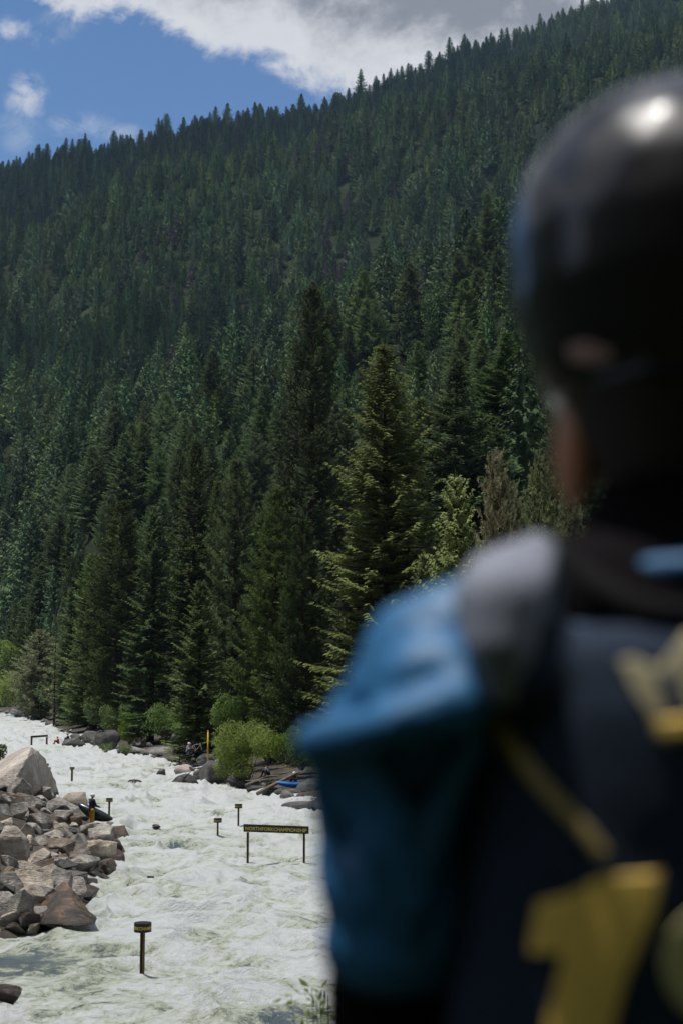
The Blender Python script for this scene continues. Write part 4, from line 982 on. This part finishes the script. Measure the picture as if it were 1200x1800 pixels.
def kayak(p, q, wid, hgt, m_, label, cock=True):
    """kayak from bow p to stern q"""
    root = empty('kayak', p.lerp(q, .5)); L_ = (q-p).length; d = (q-p).normalized(); s = d.cross(UP).normalized(); t = s.cross(d)
    n, kk = 14, 22; V_, F_ = [], []
    for i in range(kk+1):
        f = i/kk; prof = max(.03, math.sin(math.pi*(.02+.96*f)))**.62; rock_ = .16*(abs(2*f-1)**2.2)*wid*2
        for j in range(n):
            a = j/n*2*math.pi; V_.append(d*(L_*(f-.5))+s*(math.cos(a)*wid*prof)+t*(math.sin(a)*hgt*prof*(.8 if math.sin(a) > 0 else 1)+rock_))
    for i in range(kk):
        for j in range(n): F_.append((i*n+j, i*n+(j+1) % n, (i+1)*n+(j+1) % n, (i+1)*n+j))
    F_ += [tuple(range(n-1, -1, -1)), tuple(range(len(V_)-n, len(V_)))]
    mesh_obj('hull', V_, F_, m_, root, True)
    if cock:   # cockpit rim
        P3 = [t*(hgt*.82)+d*(math.cos(a)*L_*.14)+s*(math.sin(a)*wid*.55) for a in np.linspace(0, 2*math.pi, 21)]
        V_, F_ = tube_geo([Vector(x) for x in P3], .03, 6); mesh_obj('cockpit_rim', V_, F_, M['dark_k'], root, True)
        ring = [Vector(x)+t*.006 for x in P3[:-1]]; mesh_obj('cockpit', ring+[r-t*.02 for r in ring], [tuple(range(20)), tuple(range(39, 19, -1))]+[(i, (i+1) % 20, 20+(i+1) % 20, 20+i) for i in range(20)], M['board'], root)
    tag(root, label, 'kayak'); return root
kayak(at(484, 1377, 104.5), at(538, 1380, 105), .34, .24, M['blue_k'], 'bright blue kayak lying on the dark rock shelf beside the sleeve')
kayak(at(93, 1309, 190), at(116, 1307, 190), .28, .16, M['dark_k'], 'dark kayak beached by the person in red far upstream')

# ------------------------------------------------------------------ people
class Sculpt:
    """shapes gathered into one mesh, fused by a voxel remesh into one continuous surface"""
    def __init__(s): s.bm = bmesh.new()
    def ell(s, c, r, rot=None):
        mtx = Matrix.Translation(c) @ (rot.to_matrix().to_4x4() if rot else Matrix()) @ Matrix.Diagonal((*((r, r, r) if isinstance(r, (int, float)) else r), 1))
        bmesh.ops.create_icosphere(s.bm, subdivisions=3, radius=1, matrix=mtx); return s
    def cap(s, a, b_, r0, r1, n=14):
        V_, F_ = tube_geo([Vector(a), Vector(b_)], [r0, r1], n); s.add(V_, F_); s.ell(a, r0); s.ell(b_, r1); return s
    def chain(s, pts3, rad):
        for k in range(len(pts3)-1): s.cap(pts3[k], pts3[k+1], rad[k], rad[k+1])
        return s
    def loft(s, rings, n=28, p=2.0):
        """rings: (centre, rx, ry) stacked in z"""
        V_, F_ = [], []
        for c, rx, ry in rings:
            for k in range(n):
                a = k/n*2*math.pi; ca, sa = math.cos(a), math.sin(a)
                V_.append(Vector(c)+Vector((rx*math.copysign(abs(ca)**(2/p), ca), ry*math.copysign(abs(sa)**(2/p), sa), 0)))
        for i in range(len(rings)-1):
            for k in range(n): F_.append((i*n+k, i*n+(k+1) % n, (i+1)*n+(k+1) % n, (i+1)*n+k))
        F_ += [tuple(range(n-1, -1, -1)), tuple(range(len(V_)-n, len(V_)))]
        s.add(V_, F_); return s
    def add(s, V_, F_):
        vs = [s.bm.verts.new(v) for v in V_]
        for f in F_:
            try: s.bm.faces.new([vs[i] for i in f])
            except ValueError: pass
        bmesh.ops.recalc_face_normals(s.bm, faces=s.bm.faces)
    def build(s, name, m_, parent, vox=.006, sm=6, disp=None):
        me = bpy.data.meshes.new(name); s.bm.to_mesh(me); s.bm.free(); o = bpy.data.objects.new(name, me); COL.objects.link(o)
        md = o.modifiers.new('r', 'REMESH'); md.mode = 'VOXEL'; md.voxel_size = vox; md.use_smooth_shade = True
        m2 = o.modifiers.new('s', 'SMOOTH'); m2.iterations = sm; m2.factor = .5
        bpy.context.view_layer.update()
        me2 = bpy.data.meshes.new_from_object(o.evaluated_get(bpy.context.evaluated_depsgraph_get())); bpy.data.objects.remove(o); bpy.data.meshes.remove(me)
        if disp:
            n = len(me2.vertices); C_ = np.empty(n*3); me2.vertices.foreach_get('co', C_); C_ = C_.reshape(-1, 3); Nn_ = np.empty(n*3); me2.vertices.foreach_get('normal', Nn_); Nn_ = Nn_.reshape(-1, 3)
            C_ = C_+Nn_*disp(C_)[:, None]; me2.vertices.foreach_set('co', C_.reshape(-1))
        me2.name = name; me2.materials.clear(); me2.materials.append(m_); me2.update()
        o = bpy.data.objects.new(name, me2); COL.objects.link(o); o.parent = parent; return o
def hand(s, w_, d, palm_n, k=1.0, curl=.7, side=1):
    """palm from wrist w_ along d, four unequal bent fingers and a thumb"""
    d = Vector(d).normalized(); n = Vector(palm_n).normalized(); x = d.cross(n).normalized()*side
    p = Vector(w_)+d*.05*k
    for f in (-1, -.33, .33, 1): s.cap(Vector(w_)+x*.018*f*k, p+d*.045*k+x*.031*f*k, .016*k, .013*k, 8)
    for f, l in ((-1, .060), (-.33, .074), (.33, .078), (1, .070)):
        a = p+d*.045*k+x*.031*f*k; b_ = a+(d*.9+n*curl*.4)*l*.5*k; c = b_+(d*.5+n*curl)*l*.38*k
        s.chain([a, b_, c], [.0095*k, .0088*k, .0075*k])
    a = Vector(w_)+d*.02*k+x*.028*k; b_ = a+(d*.7+x*.8+n*.2).normalized()*.042*k; c = b_+(d*.9+x*.2+n*.35).normalized()*.032*k; s.chain([a, b_, c], [.014*k, .012*k, .0095*k])
M['skin'] = plain('skin', (.46, .215, .12), .5, .35, .1, 30)
M['skin'].node_tree.nodes['Principled BSDF'].inputs['Subsurface Weight'].default_value = .15
M['hair'] = plain('dark_hair', (.02, .014, .01), .6, .3, .3, 60)
M['jacket'] = plain('blue_jacket_fabric', (.018, .115, .26), .5, .4, .08, 10, .25, 90)
M['vest'] = plain('navy_vest_fabric', (.016, .027, .048), .9, .25, .15, 20, .3, 200)
M['black'] = plain('black_fabric', (.006, .006, .007), .9, .1, .2, 30)
M['black_purple'] = plain('dark_plum_cover', (.005, .004, .005), .9, .05, .2, 30)  # near-black covering that darkens the lit neck and forearm skin
M['strapgrey'] = plain('grey_webbing', (.20, .215, .265), .8, .3, .15, 60, .3, 200)
M['gold'] = plain('gold_print', (.85, .57, .13), .55, .3, .12, 14)
M['goldpale'] = plain('pale_gold_print', (.50, .46, .22), .55, .3, .2, 20)
M['golddim'] = plain('gold_piping', (.30, .23, .09), .7, .3, .15, 20)
M['navy'] = plain('navy_fabric', (.016, .018, .045), .8, .2, .2, 20)
M['mustard'] = plain('mustard_fabric', (.40, .22, .025), .8, .2, .15, 10)
M['white'] = plain('white_plastic', (.6, .6, .62), .4, .4, .05)
M['greysh'] = plain('grey_shirt', (.24, .25, .27), .85, .2, .15, 10)
M['shorts'] = plain('dark_shorts', (.03, .03, .035), .85, .2, .2, 10)
m, Nn, L, b = mat('helmet_shell', .2, .5); b.inputs['Base Color'].default_value = (.007, .007, .009, 1); b.inputs['Specular IOR Level'].default_value = .25
b.inputs['Coat Weight'].default_value = .5; b.inputs['Coat Roughness'].default_value = .032
L.new(ramp(Nn, L, tex(Nn, L, 'n', 14, 6), [(.3, (.30, .30, .30)), (.7, (.38, .38, .38))]), b.inputs['Roughness'])
M['helmet'] = m

def figure(loc, rz, label, top, bottom, headgear, pose, k=1.0, vox=.014, holding=None):
    """small full figure. local: x right, y forward, z up. pose = dict of joints"""
    root = empty('person', loc, rz)
    J = pose; s = Sculpt()
    s.chain([J['neck'], J['head']], [.05, .055]); hd = Vector(J['head'])+Vector((0, .01, .04)); s.ell(hd, (.078, .098, .118)); s.ell(hd+Vector((0, .098, -.012)), (.014, .02, .022)); s.ell(hd+Vector((0, .075, -.065)), (.04, .035, .03))
    for sx in (-1, 1): s.ell(hd+Vector((sx*.08, -.005, -.01)), (.012, .02, .032))
    s.chain([J['pelvis'], J['chest'], J['neck']], [.12, .13, .05])
    for sd_ in ('l', 'r'):
        s.chain([J['sh'+sd_], J['el'+sd_], J['wr'+sd_]], [.05, .038, .026]); hand(s, J['wr'+sd_], Vector(J['wr'+sd_])-Vector(J['el'+sd_]), (0, .3, 1) if J['wr'+sd_][2] > .9 else (0, 1, .1), 1.0, .7, 1 if sd_ == 'l' else -1)
        s.chain([J['hip'+sd_], J['kn'+sd_], J['an'+sd_]], [.085, .055, .038]); a = Vector(J['an'+sd_]); s.cap(a-UP*.03, a+Vector((0, .15, -.055)), .04, .03)
    s.build('body', M['skin'], root, .011, 2)
    s = Sculpt(); s.chain([J['pelvis'], Vector(J['pelvis']).lerp(Vector(J['chest']), .5), J['chest']], [.165, .16, .175])
    for sx, sd_ in ((-1, 'l'), (1, 'r')):
        s.cap(Vector(J['chest'])+UP*.06, J['sh'+sd_], .12, .085); s.chain([J['sh'+sd_], J['el'+sd_], Vector(J['el'+sd_]).lerp(Vector(J['wr'+sd_]), .85)], [.083, .062, .045])
    s.build('jacket', top, root, vox, 3)
    s = Sculpt(); s.ell(Vector(J['pelvis'])-UP*.02, (.175, .15, .14))
    for sd_ in ('l', 'r'):
        s.chain([J['hip'+sd_], J['kn'+sd_], Vector(J['kn'+sd_]).lerp(Vector(J['an'+sd_]), .9)], [.115, .08, .065])
    s.build('trousers', bottom, root, vox, 3)
    s = Sculpt()
    for sd_ in ('l', 'r'): a = Vector(J['an'+sd_]); s.cap(a-UP*.04, a+Vector((0, .16, -.06)), .052, .042)
    s.build('shoes', M['black'], root, vox, 2)
    if headgear:
        s = Sculpt(); s.ell(hd+Vector((0, -.012, .035)), (.105, .125, .105))
        if headgear[1]: s.cap(hd+Vector((-.05, .12, .045)), hd+Vector((.05, .12, .045)), .022, .022)
        s.build('helmet' if headgear[1] else 'cap', headgear[0], root, vox, 2)
    tag(root, label, 'person'); return root
stand = dict(pelvis=(0, 0, .95), chest=(0, .02, 1.30), neck=(0, .02, 1.50), head=(0, .04, 1.60), shl=(-.19, .01, 1.42), elle=0, shr=(.19, .01, 1.42), ell=(-.30, .08, 1.16), wrl=(-.26, .32, 1.08), elr=(.28, .10, 1.15), wrr=(.26, .34, 1.06),
             hipl=(-.1, 0, .92), knl=(-.12, .03, .50), anl=(-.13, 0, .09), hipr=(.1, 0, .92), knr=(.13, .02, .50), anr=(.14, .03, .09))
sit = dict(pelvis=(0, 0, .14), chest=(0, .06, .48), neck=(0, .10, .68), head=(0, .13, .78), shl=(-.19, .08, .60), shr=(.19, .08, .60), ell=(-.27, .22, .38), wrl=(-.16, .42, .42), elr=(.27, .22, .38), wrr=(.16, .42, .42),
           hipl=(-.1, .02, .12), knl=(-.17, .40, .42), anl=(-.17, .52, .06), hipr=(.1, .02, .12), knr=(.17, .40, .42), anr=(.17, .52, .06))
Ym = 76.0; pm = at(161, 1455, Ym)
figure((pm.x, Ym, pm.z), -.95, 'man in white helmet and mustard trousers standing on the rubble with a kayak', M['navy'], M['mustard'], (M['white'], True), stand)
kq = kayak(at(137, 1416, Ym+.5), at(197, 1443, Ym+.3), .30, .34, M['dark_k'], 'dark kayak held upright on its side by the standing man', False)
kayak_pts = None
p = at(472, 1364, 111); figure((p.x, 111, p.z), 2.4, 'person in a grey shirt sitting bent over beside the large bright bush', M['greysh'], M['shorts'], (M['hair'], False), sit)
p = at(519, 1379, 106.2); figure((p.x, 106.2, p.z), 2.6, 'person in dark clothes crouching behind the blue kayak', M['shorts'], M['shorts'], (M['white'], True), sit)
p = at(330, 1324, 126.5); figure((p.x, 126.5, p.z), -1.9, 'person in pale grey sitting by the bicycle on the far bank', M['greysh'], M['shorts'], (M['white'], True), sit)
p = at(121, 1303, 186); figure((p.x, 186, p.z), 1.2, 'hooded person in dark blue sitting on the far bank boulders', M['navy'], M['shorts'], (M['navy'], False), sit)
p = at(157, 1287, 192); figure((p.x, 192, p.z), 1.0, 'person in dark clothes crouching on the upright grey boulder', M['shorts'], M['shorts'], (M['black'], False), sit)
p = at(103, 1308, 189); figure((p.x, 189, p.z+.05), 1.6, 'person in a bright red top sitting at the water edge far upstream', M['red_k'], M['shorts'], (M['red_k'], True), sit)
p = at(86, 1352, 101.5); figure((p.x, 101.5, p.z-.55), 1.0, 'person in a dark red helmet mostly hidden behind the pale boulder', M['navy'], M['shorts'], (plain('dark_red', (.22, .02, .03), .5), True), sit)
# bicycle beside the far-bank person
def bicycle(loc, rz, label):
    root = empty('bicycle', loc, rz)
    for x in (-.52, .52):
        P3 = [Vector((x+.33*math.cos(a), 0, .34+.33*math.sin(a))) for a in np.linspace(0, 2*math.pi, 25)]; V_, F_ = tube_geo(P3, .022, 6); mesh_obj('wheel', V_, F_, M['black'], root, True)
    fr_ = []
    fv, ff = [], []
    for a, b_ in (((-.52, 0, .34), (-.2, 0, .82)), ((-.52, 0, .34), (0, 0, .32)), ((0, 0, .32), (-.2, 0, .88)), ((-.2, 0, .82), (.36, 0, .86)), ((0, 0, .32), (.38, 0, .78)), ((.52, 0, .34), (.34, 0, .98))):
        V_, F_ = tube_geo([Vector(a), Vector(b_)], .02, 6); n = len(fv); fv += V_; ff += [tuple(i+n for i in f) for f in F_]
    mesh_obj('frame', fv, ff, M['white'], root, True)
    V_, F_ = tube_geo([Vector((.34, -.28, 1.0)), Vector((.34, .28, 1.0))], .018, 6); mesh_obj('handlebar', V_, F_, M['black'], root, True)
    V_, F_ = tube_geo([Vector((-.33, 0, .92)), Vector((-.2, 0, .93)), Vector((-.06, 0, .92))], [.06, .05, .02], 8); mesh_obj('saddle', V_, F_, M['black'], root, True)
    tag(root, label, 'bicycle')
p = at(345, 1325, 129); bicycle((p.x, 129, p.z), .2, 'bicycle standing on the far bank right of the person in pale grey')

# ------------------------------------------------------------------ the kayaker in the foreground, seen from behind
FP = empty('person', at(1190, 2300, 1.1)); FP.location = (at(1190, 1000, 1.1).x, 1.10, 6.60)
tag(FP, 'person seen from behind in black helmet and blue jacket, vest numbered 19, close up', 'person')
org = FP.location.copy()
def A(px, py, Y=1.1): return at(px, py, Y)-org
def W(px, Y=1.1): return px/2500*Y
CX = 1200
s = Sculpt()
hc = A(CX, 520, 1.12)
s.ell(hc, (.078, .098, .120)); s.ell(hc+Vector((0, .075, -.07)), (.045, .040, .045))
s.ell(hc+Vector((0, .103, -.02)), (.014, .022, .030)); s.ell(hc+Vector((0, .095, -.055)), (.026, .014, .009))
for sx in (-1, 1):
    s.ell(hc+Vector((sx*.085, .0, -.035)), (.010, .020, .034)); s.ell(hc+Vector((sx*.032, .088, .012)), (.014, .010, .009)); s.ell(hc+Vector((sx*.05, .07, -.035)), (.03, .03, .03))
s.loft([(A(CX, 760, 1.12), .060, .062), (A(CX, 860, 1.11), .058, .058), (A(CX, 960, 1.10), .068, .064)])
s.loft([(A(CX, 2080, 1.12), .15, .10), (A(CX, 1800, 1.12), .14, .09), (A(CX, 1300, 1.11), .15, .09), (A(CX, 1080, 1.10), .13, .075), (A(CX, 1000, 1.10), .075, .06)])
shL, elL, wrL = A(830, 1160, 1.10), A(690, 1665, 1.095), A(672, 2120, 1.16)
shR = Vector((-shL.x+2*hc.x, shL.y, shL.z)); elR = Vector((2*hc.x-elL.x, elL.y, elL.z)); wrR = Vector((2*hc.x-wrL.x, wrL.y, wrL.z))
s.ell(A(1009, 795, 1.13), (.017, .03, .048))
for a, b_, c, sd_ in ((shL, elL, wrL, 1), (shR, elR, wrR, -1)):
    s.chain([a, b_, b_.lerp(c, .35), c], [.034, .030, .036, .026]); hand(s, c, c-b_, (0, .6, -.1), 1.0, .6, sd_)
for sx in (-1, 1):
    hp = Vector((hc.x+sx*.09, hc.y-.01, .90)); kn = Vector((hc.x+sx*.11, hc.y+.02, .48)); an = Vector((hc.x+sx*.12, hc.y-.01, .08)); s.chain([hp, kn, an], [.09, .058, .042]); s.cap(an-UP*.02, an+Vector((0, .16, -.05)), .04, .03)
body = s.build('body', M['skin'], FP, .006, 5)
# hair under the helmet
s = Sculpt(); s.loft([(A(CX, 640, 1.10), .098, .095), (A(CX, 740, 1.10), .084, .085), (A(CX, 830, 1.09), .066, .06), (A(CX, 880, 1.09), .05, .04)], n=32)
hair = s.build('hair', M['hair'], FP, .006, 6)
# dark layer added round the neck to hide lit skin, with the blue jacket showing below it
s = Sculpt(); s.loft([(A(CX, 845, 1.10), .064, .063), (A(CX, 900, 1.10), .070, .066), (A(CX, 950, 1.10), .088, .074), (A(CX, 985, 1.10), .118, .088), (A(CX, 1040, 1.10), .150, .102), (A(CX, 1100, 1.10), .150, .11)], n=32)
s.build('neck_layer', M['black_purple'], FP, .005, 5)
# helmet
hv = A(CX, 432, 1.12); s = Sculpt()
s.ell(hv, (.142, .152, .133)); s.loft([(hv-UP*.130+Vector((0, .005, 0)), .108, .122), (hv-UP*.10, .124, .135), (hv-UP*.05, .139, .148), (hv, .142, .152)], n=40)
hel = s.build('helmet', M['helmet'], FP, .006, 8)
# ear opening, strap buckle and shell seam
def disk_part(name, c, r, m_, parent, th=.006, yr=None):
    s = Sculpt(); s.ell(c, (r[0], th, r[1])); return s.build(name, m_, parent, .003, 2)
bvh_cache = {}
def surf(o, px, py, off=.0015):
    if o.name not in bvh_cache:
        me = o.data; bvh_cache[o.name] = BVHTree.FromPolygons([v.co.copy() for v in me.vertices], [tuple(p.vertices) for p in me.polygons])
    d = ray(px, py).normalized(); oo = Vector((0, 0, CAM_Z))-org
    h = bvh_cache[o.name].ray_cast(oo, d)
    if h[0] is None: return None
    return h[0]+h[1]*off
def patch(name, o, poly, m_, parent, off=.002, th=.002, res=9):
    """flat print cut to a polygon and laid on the curved cloth of o"""
    xs = [p[0] for p in poly]; ysx = [p[1] for p in poly]
    bm = bmesh.new(); f = bm.faces.new([bm.verts.new((x, y, 0)) for x, y in poly])
    for k in range(1, int((max(xs)-min(xs))/res)+1):
        bmesh.ops.bisect_plane(bm, geom=bm.verts[:]+bm.edges[:]+bm.faces[:], plane_co=(min(xs)+k*res, 0, 0), plane_no=(1, 0, 0))
    for k in range(1, int((max(ysx)-min(ysx))/res)+1):
        bmesh.ops.bisect_plane(bm, geom=bm.verts[:]+bm.edges[:]+bm.faces[:], plane_co=(0, min(ysx)+k*res, 0), plane_no=(0, 1, 0))
    bad = []
    for v in bm.verts:
        q = surf(o, v.co.x, v.co.y, off)
        if q is None: bad.append(v)
        else: v.co = q
    if bad: bmesh.ops.delete(bm, geom=bad, context='VERTS')
    ext = bmesh.ops.solidify(bm, geom=bm.faces[:], thickness=-th)
    me = bpy.data.meshes.new(name); bm.to_mesh(me); bm.free(); me.materials.append(m_); me.polygons.foreach_set('use_smooth', [True]*len(me.polygons))
    q = bpy.data.objects.new(name, me); COL.objects.link(q); q.parent = parent; return q
def strip(path, w_):
    out1, out2 = [], []
    for i, (x, y) in enumerate(path):
        a, b_ = path[max(i-1, 0)], path[min(i+1, len(path)-1)]; d = Vector((b_[0]-a[0], b_[1]-a[1])).normalized(); n = Vector((-d.y, d.x))*w_/2
        out1.append((x+n.x, y+n.y)); out2.append((x-n.x, y-n.y))
    return out1+out2[::-1]
M['earpink'] = plain('ear_skin', (.42, .25, .22), .5, .4, .15, 30)
patch('ear_opening', hel, [(1000, 612), (1030, 604), (1075, 618), (1078, 634), (1040, 640), (1004, 632)], M['earpink'], hel, .002)
# jacket: shoulders, puffed sleeves with a flaring storm cuff
s = Sculpt()
s.loft([(A(CX, 2150, 1.13), .21, .115), (A(CX, 1700, 1.13), .20, .11), (A(CX, 1300, 1.12), .185, .125), (A(CX, 1120, 1.11), .185, .115), (A(CX, 1060, 1.11), .14, .09)], n=36)
for sx in (-1, 1):
    def Q(px, py, Y=1.08):
        p = A(px, py, Y); return p if sx < 0 else Vector((2*hc.x-p.x, p.y, p.z))
    s.chain([Q(990, 1060, 1.10), Q(910, 1085, 1.09), Q(838, 1115, 1.08)], [.040, .046, .049])
    s.chain([Q(838, 1115), Q(760, 1165), Q(730, 1222), Q(722, 1270)], [.049, .053, .050, .046])
    # flare: a ridge of bunched cloth running outwards and towards the back
    s.chain([Q(845, 1225, 1.0), Q(770, 1245, .985), Q(690, 1275, .99), Q(620, 1298, 1.02), Q(556, 1306, 1.04)], [.013, .015, .016, .017, .016])
    s.chain([Q(745, 1200, 1.03), Q(715, 1255, 1.02)], [.035, .026]); s.chain([Q(600, 1345, 1.05), Q(660, 1480, 1.035), Q(700, 1620, 1.04)], [.012, .014, .009]); s.chain([Q(835, 1300, 1.03), Q(770, 1430, 1.03), Q(722, 1640, 1.04)], [.012, .014, .009])
    s.chain([Q(790, 1190, 1.02), Q(800, 1240, 1.0)], [.03, .02])
    # lower sleeve
    s.chain([Q(705, 1310, 1.10), Q(692, 1385, 1.11), Q(705, 1470, 1.105), Q(698, 1560, 1.095), Q(698, 1636, 1.095)], [.060, .064, .060, .060, .055])
    s.chain([Q(568, 1312, 1.06), Q(572, 1390, 1.07), Q(612, 1480, 1.07)], [.012, .013, .012])
    s.chain([Q(650, 1350, 1.03), Q(700, 1440, 1.025), Q(730, 1600, 1.03)], [.014, .013, .010])
def folds(C_):
    return .0055*fbm(C_[:, 0]*18, C_[:, 1]*18, C_[:, 2]*26, oct=3, seed=4)+.003*np.abs(fbm(C_[:, 0]*11+3, C_[:, 1]*11, C_[:, 2]*9-C_[:, 0]*9, oct=2, seed=6))
jk = s.build('jacket', M['jacket'], FP, .005, 3, folds)
for a, b_, sg in ((elL, wrL, 1), (elR, wrR, -1)):   # dark sleeves added over bright forearm skin, standing in for shade
    s = Sculpt(); s.chain([a.lerp(b_, .16), a.lerp(b_, .45), a.lerp(b_, .93)], [.050, .048, .034]); s.build('forearm_shade_sleeve', M['black_purple'], jk, .006, 3)
# blue collar of the jacket round the neck
s = Sculpt()
P3 = [A(CX, 1026, 1.10)+Vector((.076*math.cos(a), .100*math.sin(a), -.006*math.sin(a))) for a in np.linspace(0, 2*math.pi, 33)]
V_, F_ = tube_geo(P3, .010, 8); s.add(V_, F_); s.build('collar', M['jacket'], jk, .004, 2)
# life vest
s = Sculpt()
s.loft([(A(CX, 2080, 1.12), .195, .135), (A(CX, 1800, 1.115), .19, .145), (A(CX, 1500, 1.11), .178, .152), (A(CX, 1250, 1.105), .162, .150), (A(CX, 1150, 1.105), .150, .140), (A(CX, 1105, 1.105), .118, .125)], n=40, p=3.0)
for sx in (-1, 1):
    def Q(px, py, Y=1.0):
        p = A(px, py, Y); return p if sx < 0 else Vector((2*hc.x-p.x, p.y, p.z))
    s.chain([Q(925, 1190, .99), Q(930, 1100, .995), Q(940, 1030, 1.03), Q(950, 1000, 1.09), Q(940, 1030, 1.17), Q(930, 1120, 1.21)], [.026, .024, .022, .020, .022, .026])
vest = s.build('life_vest', M['vest'], FP, .006, 8, lambda C_: .002*fbm(C_[:, 0]*14, C_[:, 1]*14, C_[:, 2]*14, oct=3, seed=14))
# dark padded neckline of the vest
s = Sculpt(); P3 = []
for a in np.linspace(-1, 1, 25):
    P3.append(A(CX+a*235, 1085-abs(a)**2.0*125, .985+.09*abs(a)**2))
s.chain([Vector(p) for p in P3], [.013]*25); s.build('neck_trim', M['black'], vest, .004, 3)
# grey shoulder straps
for sx in (-1, 1):
    s = Sculpt()
    def Q(px, py, Y=1.0):
        p = A(px, py, Y); return p if sx < 0 else Vector((2*hc.x-p.x, p.y, p.z))
    s.chain([Q(890, 1200, .985), Q(880, 1130, .98), Q(885, 1060, .985), Q(900, 1030, 1.03), Q(905, 1014, 1.09), Q(895, 1030, 1.17)], [.018, .026, .030, .030, .028, .026])
    s.chain([Q(840, 1110, .985), Q(850, 1050, .995), Q(870, 1015, 1.04)], [.014, .022, .022])
    s.chain([Q(935, 1030, .99), Q(940, 985, 1.04), Q(945, 975, 1.09)], [.014, .018, .018])
    s.build('shoulder_strap', M['strapgrey'], vest, .005, 6)
# prints on the back of the vest
one = [(944, 1592), (990, 1580), (1030, 1560), (1062, 1546), (1160, 1538), (1150, 1604), (1098, 1722), (1078, 1800), (1062, 1900), (948, 1900), (962, 1800), (986, 1694), (990, 1678), (930, 1674)]
patch('race_number', vest, one, M['gold'], vest, .002, .002)
def arcp(cx, cy, rx, ry, a0, a1, n=16): return [(cx+rx*math.cos(a), cy+ry*math.sin(a)) for a in np.linspace(a0, a1, n)]
PI = math.pi
nine = arcp(1290, 1690, 128, 112, .35, 2*PI+.0, 30)+[(1400, 1800), (1350, 1900), (1240, 1900), (1300, 1800)]
nine = arcp(1290, 1690, 128, 112, -.0, -PI*1.62, 30)+[(1310, 1850), (1260, 1905), (1355, 1905), (1400, 1820)]
patch('race_number', vest, nine, M['goldpale'], vest, .002, .002)
patch('number_hole', vest, arcp(1290, 1690, 46, 42, 0, 2*PI*.96, 16), M['vest'], vest, .0048, .001)
# emblem, gold gnarled crest
em = [(1088, 1168), (1112, 1160), (1130, 1172), (1158, 1178), (1180, 1150), (1204, 1120), (1240, 1108), (1290, 1130), (1330, 1170), (1320, 1230), (1300, 1290), (1250, 1300), (1210, 1292), (1180, 1306), (1150, 1296), (1140, 1256), (1118, 1228), (1106, 1200)]
M['emblem'] = plain('faded_print', (.30, .27, .17), .8, .2, .35, 50)
emb = patch('emblem', vest, em, M['emblem'], vest, .002, .002)
for pl in ([(1150, 1200), (1172, 1188), (1196, 1196), (1186, 1214), (1160, 1216)], [(1166, 1232), (1200, 1226), (1214, 1246), (1190, 1262), (1170, 1256)], [(1214, 1160), (1250, 1150), (1262, 1184), (1226, 1196)], [(1236, 1216), (1280, 1210), (1270, 1260), (1240, 1256)]):
    patch('emblem_mark', vest, pl, M['vest'], emb, .0048, .001)
patch('emblem_mark', vest, [(1150, 1270), (1200, 1262), (1240, 1272), (1200, 1290), (1160, 1292)], M['gold'], emb, .0048, .001)
pth = [(838, 1160), (850, 1205), (868, 1250), (900, 1305), (940, 1362), (985, 1412), (1030, 1462), (1062, 1504)]
patch('piping', vest, strip(pth, 24), M['golddim'], vest, .002, .003)
s = Sculpt()
for sx in (-1, 1):
    hp = Vector((hc.x+sx*.09, hc.y-.01, .90)); kn = Vector((hc.x+sx*.11, hc.y+.02, .48)); s.chain([hp, kn, kn-UP*.05], [.125, .095, .09])
s.ell(Vector((hc.x, hc.y, .93)), (.18, .14, .13)); s.build('shorts', M['shorts'], FP, .010, 3)
s = Sculpt()
for sx in (-1, 1):
    an = Vector((hc.x+sx*.12, hc.y-.01, .08)); s.cap(an-UP*.02, an+Vector((0, .17, -.045)), .05, .04)
s.build('shoes', M['black'], FP, .008, 3)

# two unseen clouds added high over the valley to shade the back ridge and a fold of the slope
cm = plain('shade_cloud_white', (.8, .8, .82), 1, 0, .03, .01)
for (cx_, cy_, cz_, rx_, ry_, rz_, sd_) in ((-740, 1790, 2500, 640, 350, 90, 1), (-640, 780, 2500, 125, 100, 40, 2)):
    rg = random.Random(sd_); bm = bmesh.new()
    for k in range(26):
        a = rg.uniform(0, 6.28); q = rg.uniform(0, .8)**.6; rr_ = rg.uniform(.22, .42)*(1.1-q*.4)
        bmesh.ops.create_icosphere(bm, subdivisions=2, radius=1, matrix=Matrix.Translation((rx_*q*math.cos(a), ry_*q*math.sin(a), rg.uniform(-.2, .4)*rz_)) @ Matrix.Diagonal((rx_*rr_, ry_*rr_, rz_*rr_*2, 1)))
    me = bpy.data.meshes.new('shade_cloud'); bm.to_mesh(me); bm.free(); me.materials.append(cm); me.polygons.foreach_set('use_smooth', [True]*len(me.polygons))
    o = bpy.data.objects.new('shade_cloud', me); COL.objects.link(o); o.location = (cx_, cy_, cz_); o['kind'] = 'structure'

# ------------------------------------------------------------------ air
HAZE = 0.00004
bm = bmesh.new(); bmesh.ops.create_cube(bm, size=1, matrix=Matrix.Translation((0, 1370, 570)) @ Matrix.Diagonal((4200, 3240, 1145, 1)))
me = bpy.data.meshes.new('haze'); bm.to_mesh(me); bm.free(); hz = bpy.data.objects.new('haze', me); COL.objects.link(hz); hz['kind'] = 'stuff'
hm = bpy.data.materials.new('haze'); hm.use_nodes = True; hm.node_tree.nodes.clear()
pv = hm.node_tree.nodes.new('ShaderNodeVolumePrincipled'); pv.inputs['Color'].default_value = (.45, .68, .95, 1); pv.inputs['Density'].default_value = HAZE; pv.inputs['Anisotropy'].default_value = 0.1
ho = hm.node_tree.nodes.new('ShaderNodeOutputMaterial'); hm.node_tree.links.new(pv.outputs[0], ho.inputs['Volume']); me.materials.append(hm)
